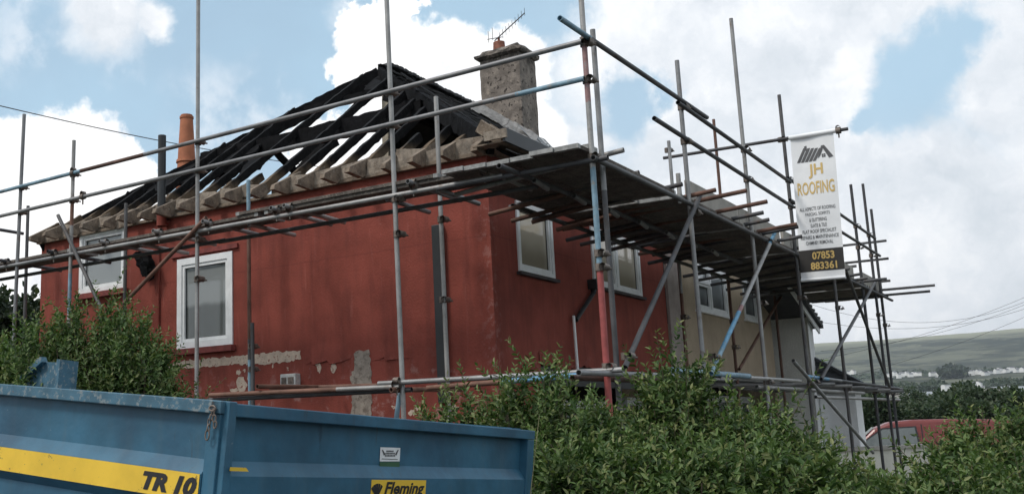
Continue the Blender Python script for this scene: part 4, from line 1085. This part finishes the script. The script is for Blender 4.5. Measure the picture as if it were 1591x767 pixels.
# safety chain and hook at the corner
g = MB()
def torus(g, c, ax1, ax2, R1, R2, r, n=14, m_=6):
    ax3 = ax1.cross(ax2).normalized(); V = []
    for i in range(n):
        a = 2*math.pi*i/n; ctr = c+ax1*(R1*math.cos(a))+ax2*(R2*math.sin(a)); o = (ax1*math.cos(a)+ax2*math.sin(a)).normalized()
        for j in range(m_): b_ = 2*math.pi*j/m_; V.append(ctr+o*(r*math.cos(b_))+ax3*(r*math.sin(b_)))
    g.faces(V, [(i*m_+j, i*m_+(j+1) % m_, ((i+1) % n)*m_+(j+1) % m_, ((i+1) % n)*m_+j) for i in range(n) for j in range(m_)], 0, True)
def chp(px, py): return at_pl(px, py, TA-tu*.02, tu)
for i, (px, py) in enumerate(((331,640),(328,648),(325,655),(324,664),(322,675))):
    c = chp(px, py); big = i == 4
    torus(g, c, tv if i % 2 == 0 else tu, tw, .006 if not big else .009, .012 if not big else .018, .0028)
for i, (px, py) in enumerate(((333,650),(334,659))): torus(g, chp(px, py), tv, tw, .007, .013, .003)
torus(g, chp(330, 634), tv, tw, .014, .009, .004)
g.build('safety_chain', M_COUP, tr)
g = MB(); c = chp(331, 632); g.beam(c+tu*.02-tw*.015, c+tu*.02+tw*.02, .035, .02, tuple(tu)); g.build('chain_bracket', M_COUP, tr)

# ------------------------------------------------------------------ foliage
def leafmat(name, dark, mid, lite, yel):
    m_ = bpy.data.materials.new(name); m_.use_nodes = True; n = NT(m_.node_tree); bs = n.n['Principled BSDF']
    g = n.new('ShaderNodeNewGeometry')
    c = n.ramp(g.outputs['Random Per Island'], [(0, dark), (.45, mid), (.82, lite), (1, yel)])
    cl = n.noise(g.outputs['Position'], 2.6, 3, .5)
    c = n.mix(n.map(cl, .42, .62, 0, .45), c, tuple(x*.62 for x in mid))
    at = n.new('ShaderNodeAttribute'); at.attribute_name = 'age'
    c = n.mix(n.map(at.outputs['Fac'], .35, 1.0, 0, .72), c, lite); c = n.mix(n.map(at.outputs['Fac'], .80, 1.0, 0, .45), c, yel)
    n.l.new(c, bs.inputs['Base Color']); bs.inputs['Roughness'].default_value = .48; bs.inputs['Specular IOR Level'].default_value = .32
    tr_ = n.new('ShaderNodeBsdfTranslucent'); n.l.new(n.mix(1, c, (1.2, 1.35, .7), 'MULTIPLY'), tr_.inputs[0])
    mx = n.new('ShaderNodeMixShader'); mx.inputs[0].default_value = .22
    n.l.new(bs.outputs[0], mx.inputs[1]); n.l.new(tr_.outputs[0], mx.inputs[2]); n.l.new(mx.outputs[0], n.n['Material Output'].inputs[0])
    return m_
M_LEAF = leafmat('privet_leaf', (.022, .046, .013), (.054, .108, .028), (.118, .190, .056), (.23, .30, .12))
M_LEAFY = leafmat('young_leaf', (.06, .10, .03), (.12, .18, .055), (.19, .24, .085), (.26, .24, .12))
M_LEAFD = leafmat('dark_leaf', (.012, .024, .012), (.025, .042, .02), (.04, .06, .03), (.06, .08, .04))
M_LEAFM = leafmat('far_leaf', (.026, .046, .026), (.048, .076, .040), (.075, .105, .055), (.11, .125, .075))
M_STEM = mat('twig_bark', (.13, .10, .07), .9, var=.3)

def leaves_mesh(name, base, dirs, nrm, size, m_, parent, wr=.40, kind=None, age=None):
    """base Nx3, dirs Nx3 leaf axis, nrm Nx3, size N -> folded six-vertex leaves"""
    N = len(base); s = np.cross(dirs, nrm); s /= np.linalg.norm(s, axis=1)[:, None]+1e-9
    nn = np.cross(s, dirs); L = size[:, None]*1.25; W = L*wr*.5
    v0 = base; tip = base+dirs*L-nn*L*.10
    l1 = base+dirs*L*.38+s*W+nn*L*.07; r1 = base+dirs*L*.38-s*W+nn*L*.07
    l2 = base+dirs*L*.72+s*W*.72+nn*L*.03; r2 = base+dirs*L*.72-s*W*.72+nn*L*.03
    V = np.stack([v0, l1, l2, tip, r2, r1], 1).reshape(-1, 3).astype(np.float32)
    me = bpy.data.meshes.new(name); me.vertices.add(N*6); me.vertices.foreach_set('co', V.ravel())
    idx = (np.arange(N)[:, None]*6 + np.array([0, 1, 2, 3, 0, 3, 4, 5])[None]).astype(np.int32)
    me.loops.add(N*8); me.loops.foreach_set('vertex_index', idx.ravel()); me.polygons.add(N*2)
    me.polygons.foreach_set('loop_start', np.arange(0, N*8, 4, dtype=np.int32)); me.polygons.foreach_set('loop_total', np.full(N*2, 4, np.int32))
    me.update(calc_edges=True); me.materials.append(m_)
    if age is not None:
        at = me.attributes.new('age', 'FLOAT', 'FACE'); at.data.foreach_set('value', np.repeat(age, 2).astype(np.float32))
    o = bpy.data.objects.new(name, me); COL.objects.link(o)
    if parent is not None:
        o.parent = parent; o.location = -parent.location
    if kind: o['kind'] = kind
    return o

def shrub(name, label, cat, cx, cy, z0, ztop, rx, ry, shoots, seed, lsize=.045, group=None, m_=None, zmin=None, upright=.8, spike=.3, perm=13, young=.12, slen=.34):
    rs = np.random.RandomState(seed)
    root = thing(name, label, cat, (cx, cy, z0), group)
    H = ztop-z0
    # shoot origins: through the crown, denser at the skin; outline broken by lobes
    th = rs.uniform(0, 2*np.pi, shoots); rr = rs.uniform(.15, 1, shoots)**.45
    hz = rs.uniform(0, 1, shoots)**.8
    prof = np.sqrt(np.clip(1-np.clip((hz-.55)/.45, 0, 1)**2*.85, 0.05, 1))*(.82+.18*np.sin(3*th+seed)+.10*np.sin(7*th+2*seed))
    hcap = 1-.16*np.abs(np.sin(2.3*th+seed*1.7))
    bx_ = cx+rx*prof*rr*np.cos(th); by_ = cy+ry*prof*rr*np.sin(th); bz_ = z0+H*hz*hcap*(1-.18*rr**3)-slen*.5
    out = np.stack([np.cos(th)*rr*.55, np.sin(th)*rr*.55, np.full(shoots, upright)], 1)+rs.normal(0, .28, (shoots, 3))
    out /= np.linalg.norm(out, axis=1)[:, None]
    ln = slen*rs.uniform(.6, 1.25, shoots); sp = rs.rand(shoots) < .05; sp &= hz > .72; ln[sp] += spike*rs.uniform(.3, 1, sp.sum())
    P = np.stack([bx_, by_, bz_], 1)
    base = []; dr = []; nm = []; sz = []; young_f = []; fresh = []; vig = np.clip(rs.normal(.75, .3, shoots), .1, 1.1)
    side = np.cross(out, rs.normal(0, 1, (shoots, 3))); side /= np.linalg.norm(side, axis=1)[:, None]
    oth = np.cross(out, side)
    for k in range(perm):
        t = (k+.5)/perm; n_ = int(1)
        for sgn in (1, -1):
            ang = k*1.57+rs.normal(0, .35, shoots)
            lat = side*np.cos(ang)[:, None]+oth*np.sin(ang)[:, None]
            d = lat*sgn*.80+out*(.50+.35*t); d += rs.normal(0, .20, d.shape); d /= np.linalg.norm(d, axis=1)[:, None]
            n0 = out*1.0+rs.normal(0, .35, d.shape)
            base.append(P+out*(ln*t)[:, None]); dr.append(d); nm.append(n0); sz.append(lsize*rs.uniform(.65, 1.25, shoots)*(1-.35*t))
            young_f.append(np.full(shoots, t)); fresh.append(vig)
    base = np.concatenate(base); dr = np.concatenate(dr); nm = np.concatenate(nm); sz = np.concatenate(sz); tf = np.concatenate(young_f); ft = np.concatenate(fresh)
    if zmin is not None:
        k = base[:, 2] > zmin; base, dr, nm, sz, tf, ft = base[k], dr[k], nm[k], sz[k], tf[k], ft[k]
    yg = (tf > .72) & (rs.rand(len(tf)) < young*3)
    if yg.sum() <= 60: yg[:] = False
    leaves_mesh('foliage', base[~yg], dr[~yg], nm[~yg], sz[~yg], m_ or M_LEAF, root, age=tf[~yg]*ft[~yg])
    if yg.sum() > 60: leaves_mesh('young_tips', base[yg], dr[yg], nm[yg], sz[yg], M_LEAFY, root, age=tf[yg])
    g = MB(); ns = 0
    for i in range(shoots):
        if (ns < 190 and rs.rand() < .3) or sp[i]:
            a = P[i]; b_ = P[i]+out[i]*ln[i]; g.tube(Vector(a), Vector(b_), .0032, 4, cap=0, r2=.0015); ns += 1
    for k in range(11):
        a = rs.uniform(0, 6.28); r0 = rs.uniform(.05, .3); b0 = Vector((cx+rx*r0*math.cos(a)*.5, cy+ry*r0*math.sin(a)*.5, z0)); t0 = Vector((cx+rx*.6*math.cos(a), cy+ry*.6*math.sin(a), z0+H*.8))
        g.tube(b0, b0.lerp(t0, .5)+Vector((0, 0, H*.08)), .014, 6, cap=0, r2=.009); g.tube(b0.lerp(t0, .5)+Vector((0, 0, H*.08)), t0, .009, 6, cap=0, r2=.003)
    g.build('stems', M_STEM, root)
    return root

hedge = [  # px, distance, top py, rx, shoots, label
    (692, 7.6, 562, .30, 420, 'thin yellowish privet shrub beside the far corner of the blue trailer', .35),
    (752, 7.4, 580, .36, 900, 'hedge shrub just right of the thin yellowish one at the trailer corner', .12),
    (822, 7.2, 545, .42, 1250, 'rounded hedge shrub rising in front of the dark opening of red house', .12),
    (905, 6.9, 612, .42, 1200, 'low hedge shrub left of the bright red scaffold pole foot', .10),
    (965, 7.2, 588, .40, 1000, 'hedge shrub at the foot of the bright red scaffold pole', .10),
    (1035, 7.1, 520, .30, 1250, 'tallest hedge shrub, its tip against the red wall end', .16),
    (1112, 6.9, 598, .42, 1250, 'hedge shrub under the blue painted scaffold brace', .10),
    (1180, 7.1, 606, .40, 1150, 'hedge shrub in front of the tan house wall', .10),
    (1250, 7.0, 660, .42, 1050, 'low hedge shrub in front of the white porch wall', .14),
    (1330, 7.4, 728, .45, 1050, 'lowest hedge shrub, in front of the cream garden wall', .10),
    (1400, 7.2, 734, .42, 1000, 'low hedge shrub in front of the red van door', .10),
    (1500, 7.6, 650, .40, 1150, 'hedge shrub covering the rear half of the red van', .16),
    (1545, 7.8, 618, .50, 1450, 'broad hedge shrub at the right edge of the picture', .14)]
for i, (px, dd, py, rx, sh, lb, yg) in enumerate(hedge):
    top = at_d(px, py, dd)
    sparse = i == 0
    shrub('privet_shrub', lb, 'shrub', top.x, top.y, .3, top.z+.02, rx, rx*1.05, sh if not sparse else 230, 20+i, group='privet shrubs of the front hedge', zmin=.9, young=yg, lsize=.050, spike=.25 if not sparse else .4)
# front, lower row filling the foot of the hedge
front = [(870, 6.0, 655, 'low near shrub beside the right end of the blue tailgate'), (955, 5.9, 668, 'low near shrub second from the blue tailgate'), (1040, 5.9, 655, 'low near shrub below the tallest hedge tip'), (1125, 5.9, 662, 'low near shrub below the blue brace'),
         (1215, 6.0, 680, 'low near shrub with broad pale leaves below the white porch'), (1300, 6.1, 735, 'low near shrub in front of the lowest hedge gap'), (1385, 6.1, 735, 'low near shrub in front of the van front wheel'), (1470, 6.2, 700, 'low near shrub below the van rear'), (1560, 6.3, 690, 'low near shrub in the bottom right corner')]
for i, (px, dd, py, lb) in enumerate(front):
    top = at_d(px, py, dd); shrub('privet_shrub', lb, 'shrub', top.x, top.y, .3, top.z+.02, .40, .40, 1050, 60+i, group='privet shrubs of the front hedge', zmin=1.0, young=.08, lsize=.054 if i != 4 else .066, spike=.12)
# big shrub on the left
for i, (px, dd, py, rx, sh, lb) in enumerate(((145, 8.6, 440, .68, 3600, 'tall dense privet bush in front of the small left window'), (55, 8.4, 478, .66, 3000, 'dense privet bush at the left edge behind the trailer'), (215, 8.3, 470, .40, 1700, 'bushy privet right beside the tall dense one'),
                                              (-40, 8.4, 520, .6, 1400, 'privet bush mostly outside the left edge'))):
    top = at_d(px, py, dd); shrub('privet_bush', lb, 'bush', top.x, top.y, .3, top.z+.04, rx, rx, sh, 90+i, group='privet bushes behind the trailer', zmin=1.6, young=.10, lsize=.047, spike=.22)
for i, (px, dd, py, lb) in enumerate(((245, 8.6, 535, 'sparse reddish shrub between the dense bush and the side window'), (292, 8.7, 556, 'thin low shrub beneath the side window'), (330, 8.8, 592, 'last few sprigs of shrub above the trailer rim'))):
    top = at_d(px, py, dd); shrub('sparse_shrub', lb, 'shrub', top.x, top.y, .3, top.z, .22, .22, 190 if i == 0 else 110, 120+i, zmin=1.7, young=.6 if i == 0 else .25, lsize=.036, spike=.25)
# grass stalks beside the trailer
for i, (px0_, px1_, py) in enumerate(((829, 838, 640),)):
    g = MB(); a = at_d(824, 767, 5.3); b_ = at_d(838, 645, 5.35); g.tube(a-Vector((0,0,1.2)), a, .003, 5, cap=0); g.tube(a, b_, .003, 5, cap=0, r2=.0012)
    o = g.build('grass_stalk', mat('dry_straw', (.32, .29, .16), .8)); tag(o, 'single dry grass stalk standing against the trailer end', 'grass stalk')

def tree(name, label, base, h, r, n, seed, m_=M_LEAFD, ls=.12, group=None, cat='tree', squash=.8, trunk=.25):
    rs = np.random.RandomState(seed); root = thing(name, label, cat, tuple(base), group)
    K = 26; c = rs.normal(0, 1, (K, 3)); c /= np.linalg.norm(c, axis=1)[:, None]; c *= rs.uniform(.35, .85, K)[:, None]
    c = c*np.array([r, r, r*squash])+np.array([base[0], base[1], base[2]+h-r*squash])
    which = rs.randint(0, K, n); cr = r*rs.uniform(.22, .42, K)
    d = rs.normal(0, 1, (n, 3)); d /= np.linalg.norm(d, axis=1)[:, None]
    P = c[which]+d*(cr[which]*rs.uniform(.4, 1.05, n))[:, None]
    dr = d+rs.normal(0, .7, (n, 3)); dr /= np.linalg.norm(dr, axis=1)[:, None]
    leaves_mesh('foliage', P, dr, rs.normal(0, 1, (n, 3)), ls*rs.uniform(.6, 1.3, n), m_, root, wr=.6)
    g = MB(); B = Vector(base); tr0 = r*.06+.03
    g.tube(B-Vector((0,0,.5)), B+Vector((0, 0, h*.55)), tr0, 8, cap=0, r2=tr0*.6)
    for k in range(0, K, 3): g.tube(B+Vector((0, 0, h*(.3+.02*k))), Vector(c[k]), tr0*.4, 5, cap=0, r2=tr0*.1)
    g.build('trunk', M_STEM, root); return root
# dark trees beyond the far left corner of the house
for i, (px, py, d, r, n, lb) in enumerate(((20, 450, 22, 1.5, 5200, 'dark tree beyond the left corner of the red house'), (60, 470, 24, 1.2, 3500, 'smaller dark tree beside the house, behind scaffold poles'))):
    t = at_d(px, py, d); tree('dark_tree', lb, (t.x, t.y, .2), t.z-.2, r, n, 140+i, ls=.13)
# trees in the middle distance on the right
mid = [(1350, 615, 60, 1.7, 2600, 'small round tree right of the white porch'), (1395, 622, 62, 1.7, 2400, 'round green tree behind the van cab'), (1440, 628, 70, 2.0, 2400, 'low spreading tree behind the van roof'),
       (1482, 600, 75, 2.5, 3200, 'dark bushy tree above the rear of the van'), (1530, 592, 66, 2.4, 3400, 'tall dark tree near the right edge'), (1575, 606, 60, 2.2, 3000, 'dark tree cut by the right edge of the picture'), (1418, 600, 110, 2.6, 2400, 'distant small tree in front of the long white shed'), (1505, 618, 55, 1.7, 2000, 'low bush between the two dark trees')]
for i, (px, py, d, r, n, lb) in enumerate(mid):
    t = at_d(px, py, d); gz = ground_h(t.x, t.y); tree('field_tree', lb, (t.x, t.y, gz), max(3, t.z-gz), r*1.15, n*5, 160+i, M_LEAFM, .20, 'trees in the fields beyond the van')
# long hedgerow mass beyond
def belt(name, px0, px1, py, d, hgt, n, seed, m_, ls):
    rs = np.random.RandomState(seed); P = []
    for k in range(n):
        px = rs.uniform(px0, px1); dd = d*rs.uniform(.94, 1.08); q = at_d(px, py, dd); z = ground_h(q.x, q.y)
        lobe = .55+.45*abs(math.sin(px*.061+seed))*abs(math.cos(px*.023+seed*2)); P.append((q.x, q.y, z+rs.uniform(0, 1)**.7*hgt*lobe))
    P = np.array(P); dr = rs.normal(0, 1, P.shape); dr /= np.linalg.norm(dr, axis=1)[:, None]
    o = leaves_mesh(name, P, dr, rs.normal(0, 1, P.shape), ls*rs.uniform(.6, 1.4, len(P)), m_, None, wr=.8)
    tag(o, kind='stuff'); return o
o = belt('field_hedgerow', 1240, 1700, 655, 48, .95, 30000, 3, M_LEAFM, .15); tag(o, 'dark green hedgerow running behind the red van', 'hedgerow')
o = belt('far_woodland', 1200, 1750, 600, 1000, 10, 9000, 4, M_LEAFM, 3.4); tag(o, 'dark strip of woodland below the white houses on the hillside', 'woodland')
o = belt('hillside_woodland', 1200, 1750, 590, 1750, 9, 3000, 9, M_LEAFM, 5); tag(o, 'scattered wood around the houses at the foot of the hill', 'woodland')

o = belt('hill_copse', 1462, 1502, 580, 1440, 14, 1500, 21, M_LEAFD, 4); tag(o, 'dark copse between the rows of white houses on the hillside', 'copse')
o = belt('valley_trees', 1240, 1700, 620, 600, 6.5, 5000, 13, M_LEAFM, 1.6); tag(o, 'patchy low trees standing in front of the industrial sheds', 'trees')
# ------------------------------------------------------------------ far town
M_FW = mat('far_white_wall', (.80, .80, .78), .9, var=.05, scale=.1); M_FR = mat('far_slate_roof', (.14, .14, .15), .8, var=.1, scale=.1); M_SHED = mat('pale_shed_roof', (.28, .30, .31), .7, var=.08, scale=.05); M_SHW = mat('pale_shed_wall', (.32, .31, .28), .8, var=.1, scale=.05)
def far_house(name, label, px, py, d, wd, dp, h, roofh, group, mw=M_FW, mr=M_FR, yaw=0, cat='house'):
    c = at_d(px, py, d); gz = ground_h(c.x, c.y); zb = c.z-h
    root = thing(name, label, cat, (c.x, c.y, zb), group)
    a = YAW-math.pi/2+yaw; ux = Vector((math.cos(a), math.sin(a), 0)); uy = Vector((-ux.y, ux.x, 0)); B = Vector((c.x, c.y, min(gz, zb)-1)); Tt = Vector((c.x, c.y, c.z))
    def P(s, t, z): v = Vector((c.x, c.y, 0))+ux*(s*wd/2)+uy*(t*dp/2); v.z = z; return v
    g = MB(); z0, z1, zr = zb-1.5, c.z, c.z+roofh
    for (s0, t0, s1, t1) in ((-1,-1,1,-1), (1,-1,1,1), (1,1,-1,1), (-1,1,-1,-1)): g.poly([P(s0,t0,z0), P(s1,t1,z0), P(s1,t1,z1), P(s0,t0,z1)])
    g.poly([P(-1,-1,z1), P(-1,1,z1), P(-1,0,zr)]); g.poly([P(1,-1,z1), P(1,1,z1), P(1,0,zr)]); g.build('wall', mw, root)
    g = MB(); g.poly([P(-1.03,-1.06,z1), P(1.03,-1.06,z1), P(1.03,0,zr+.1), P(-1.03,0,zr+.1)]); g.poly([P(-1.03,1.06,z1), P(1.03,1.06,z1), P(1.03,0,zr+.1), P(-1.03,0,zr+.1)]); g.build('roof', mr, root)
    return root
rr2 = random.Random(11)
ORD = ['first', 'second', 'third', 'fourth', 'fifth', 'sixth', 'seventh', 'eighth', 'ninth', 'tenth', 'eleventh', 'twelfth']
for (xa, xb, y, n, wh_) in ((1290, 1330, 577, 5, 'row between porch and end poles'), (1378, 1432, 580, 11, 'bright row right of the end poles'), (1446, 1462, 579, 4, 'short row left of the hillside wood'), (1500, 1540, 577, 9, 'row right of the hillside wood'),
                            (1545, 1591, 573, 9, 'upper row at the right edge'), (1560, 1595, 582, 5, 'middle row at the right edge'), (1505, 1556, 586, 6, 'scattered lower row right of the wood')):
    for k in range(n):
        far_house('hillside_house', 'white house, %s from left in the %s' % (ORD[k], wh_), xa+(xb-xa)*(k+.5)/n+rr2.uniform(-1, 1), y+rr2.uniform(-2, 2), 1450+rr2.uniform(-40, 40), rr2.uniform(3.5, 6.5), 6, 3.0+rr2.uniform(-.9, .8), 1.8, 'small white houses across the valley', yaw=rr2.uniform(-.6, .6))
for k in range(12):
    far_house('valley_house', 'small pale building, %s from the left among the trees behind the sheds' % ORD[k], 1484+9*k+rr2.uniform(-3, 3), rr2.uniform(594, 616), 800+rr2.uniform(-50, 50), rr2.uniform(2.5, 5), 5, 2.5, 1.4, 'small pale buildings in the valley floor', yaw=rr2.uniform(-.8, .8))
for (px, py, wd, h, rf, lb, d) in ((1440, 615, 46, 8, 3, 'long pale industrial shed left of the tower block', 700), (1375, 624, 30, 5, 2, 'low pale shed just right of the white porch', 690), (1582, 610, 36, 10, 4, 'large pale shed at the right edge of the valley', 640), (1405, 626, 26, 5, 1.5, 'low shed with dark doors in front of the long shed', 660)):
    r_ = far_house('industrial_shed', lb, px, py, d, wd, 46, h, rf, None, M_SHW, M_SHED, yaw=.12, cat='shed')
for k, (px, py) in enumerate(((1469, 598), (1478, 598))): far_house('tower_block', ('left' if k == 0 else 'right')+' one of two small pale tower blocks above the sheds', px, py, 760, 4.2, 5, 9, .4, None, cat='tower block')

# ------------------------------------------------------------------ red van
M_VAN = mat('van_red', (.20, .045, .042), .35, var=.06, scale=2, coat=.15, spec=.4)
M_VGL = mat('van_glass', (.10, .12, .12), .08, var=.1, spec=.9); 
vd = 24.0
vF = at_d(1236, 690, vd+.2); vB = at_d(1524, 690, vd-1.3); vf = Vector((vF.x, vF.y, .25)); vb_ = Vector((vB.x, vB.y, .25))
ax = (vb_-vf).normalized(); VL = 4.3; s_ = 1.0
van = thing('red_van', 'small red van parked beyond the hedge, facing left', 'van', tuple(vf+ax*2.1))
per = Vector((-ax.y, ax.x, 0))
if per.dot(CAM-vf) < 0: per = -per   # towards the viewer
def VP(l, s, z): return vf + ax*l + per*s + Vector((0, 0, z))
zr = at_d(1440, 651, vd+1).z-.25
k_ = zr/1.80
prof = [(0.0,.35),(0.02,.62),(.10,.86),(.95,1.04),(1.30,1.30),(1.62,1.62),(1.95,1.755),(2.4,1.80),(3.3,1.80),(4.2,1.75),(4.28,1.5),(4.30,.5),(4.22,.32)]
prof = [(l, z*k_) for l, z in prof]
g = MB(); n = len(prof)
secs = [(-.0, 1.0), (.10, 1.0), (.80, 1.0), (1.60, 1.0), (1.70, 1.0)]
def inset(z, s):  # tumblehome towards the roof
    t = max(0, z/k_-1.0)/.8; return .16*t
V = []
for side_s in (0, 1):
    for l, z in prof:
        V.append(VP(l, (.85-inset(z, 0))*(1 if side_s == 0 else -1), z))
g.faces(V, [tuple(range(n)), tuple(range(2*n-1, n-1, -1))] + [(i, n+i, n+(i+1) % n, (i+1) % n) for i in range(n)])
g.build('body', M_VAN, van, bevel=.05)
def vpoly(pts, off, m_, name):
    for s in (1, -1):
        g = MB(); g.poly([VP(l, s*(.85-inset(z*k_, 0)+off), z*k_) for l, z in pts]); g.build(name, m_, van)
vpoly([(1.22, 1.10), (1.48, 1.38), (1.80, 1.60), (2.42, 1.63), (2.46, 1.10)], .006, M_VGL, 'side_window')
vpoly([(1.17, 1.07), (1.46, 1.40), (1.79, 1.63), (2.45, 1.66), (2.50, 1.07)], .003, M_BLACKP, 'window_surround')
vpoly([(2.56, .5), (2.58, .5), (2.56, 1.70), (2.54, 1.70)], .004, M_BLACKP, 'door_gap')
g = MB(); g.poly([VP(1.00, .72, 1.07*k_+.01), VP(1.64, .60, 1.62*k_+.03), VP(1.64, -.60, 1.62*k_+.03), VP(1.00, -.72, 1.07*k_+.01)]); g.build('windscreen', mat('pale_screen', (.40, .42, .40), .1, var=.1, spec=.9), van)
g = MB(); g.box(tuple(VP(1.3, .88, 1.05*k_)), tuple(VP(1.42, 1.0, 1.2*k_))); g.build('wing_mirror', M_BLACKP, van)
for l in (.75, 3.5):
    for s in (1, -1):
        g = MB(); g.tube(VP(l, s*.86, .30), VP(l, s*.68, .30), .31, 20); wo = g.build('wheel', M_RUB, van); g = MB(); g.tube(VP(l, s*.868, .30), VP(l, s*.8, .30), .19, 16); g.build('rim', M_STEEL, wo)
for s in (1, -1):
    g = MB(); g.poly([VP(.0, s*.80, .62*k_), VP(.0, s*.5, .62*k_), VP(.07, s*.5, .82*k_), VP(.07, s*.80, .82*k_)]); g.poly([VP(.02, s*.86, .62*k_), VP(.35, s*.86, .70*k_), VP(.35, s*.86, .88*k_), VP(.09, s*.86, .84*k_)]); g.build('headlight', M_UPVC, van)

# ------------------------------------------------------------------ overhead cables
M_CAB = mat('cable', (.05, .05, .055), .7)
def cable(label, a, b_, sag, r, n=24):
    g = MB(); a = Vector(a); b_ = Vector(b_); prev = None
    for i in range(n+1):
        t = i/n; p = a.lerp(b_, t); p.z -= sag*4*t*(1-t)
        if prev is not None: g.tube(prev, p, r, 5, cap=0)
        prev = p
    o = g.build('overhead_cable', M_CAB); tag(o, label, 'cable', 'overhead cables'); return o
cable('dark cable crossing the sky at the upper left behind the clay pot', at_d(-60, 150, 22), at_d(520, 262, 30), .15, .012)
for i, (a, b_, s, lb) in enumerate((((1640, 440), (1262, 560), 1.2, 'highest overhead cable rising to the right edge over the hill'), ((1640, 452), (1275, 545), 1.6, 'second cable from the top above the hill'), ((1640, 470), (1290, 590), 1.0, 'lowest overhead cable crossing the hill crest'),
                                     ((1640, 446), (1180, 440), 5.2, 'sagging cable swooping out from behind the scaffold deck'), ((1640, 462), (1180, 478), 3.6, 'second sagging cable behind the scaffold'))):
    cable(lb, at_d(a[0], a[1], 75), at_d(b_[0], b_[1], 70), s*.5, .012)

# ------------------------------------------------------------------ the air between here and the hill
hz = bpy.data.materials.new('haze'); hz.use_nodes = True; nh_ = hz.node_tree; nh_.nodes.clear()
ho = nh_.nodes.new('ShaderNodeOutputMaterial'); hv = nh_.nodes.new('ShaderNodeVolumePrincipled')
hv.inputs['Color'].default_value = (.86, .92, 1, 1); hv.inputs['Density'].default_value = .00011; hv.inputs['Anisotropy'].default_value = .2
nh_.links.new(hv.outputs[0], ho.inputs['Volume'])
g = MB(); g.box((-9600, -9600, -60), (9600, 9600, 330)); o = g.build('haze', hz); tag(o, 'pale haze lying over the valley', 'haze', kind='stuff')
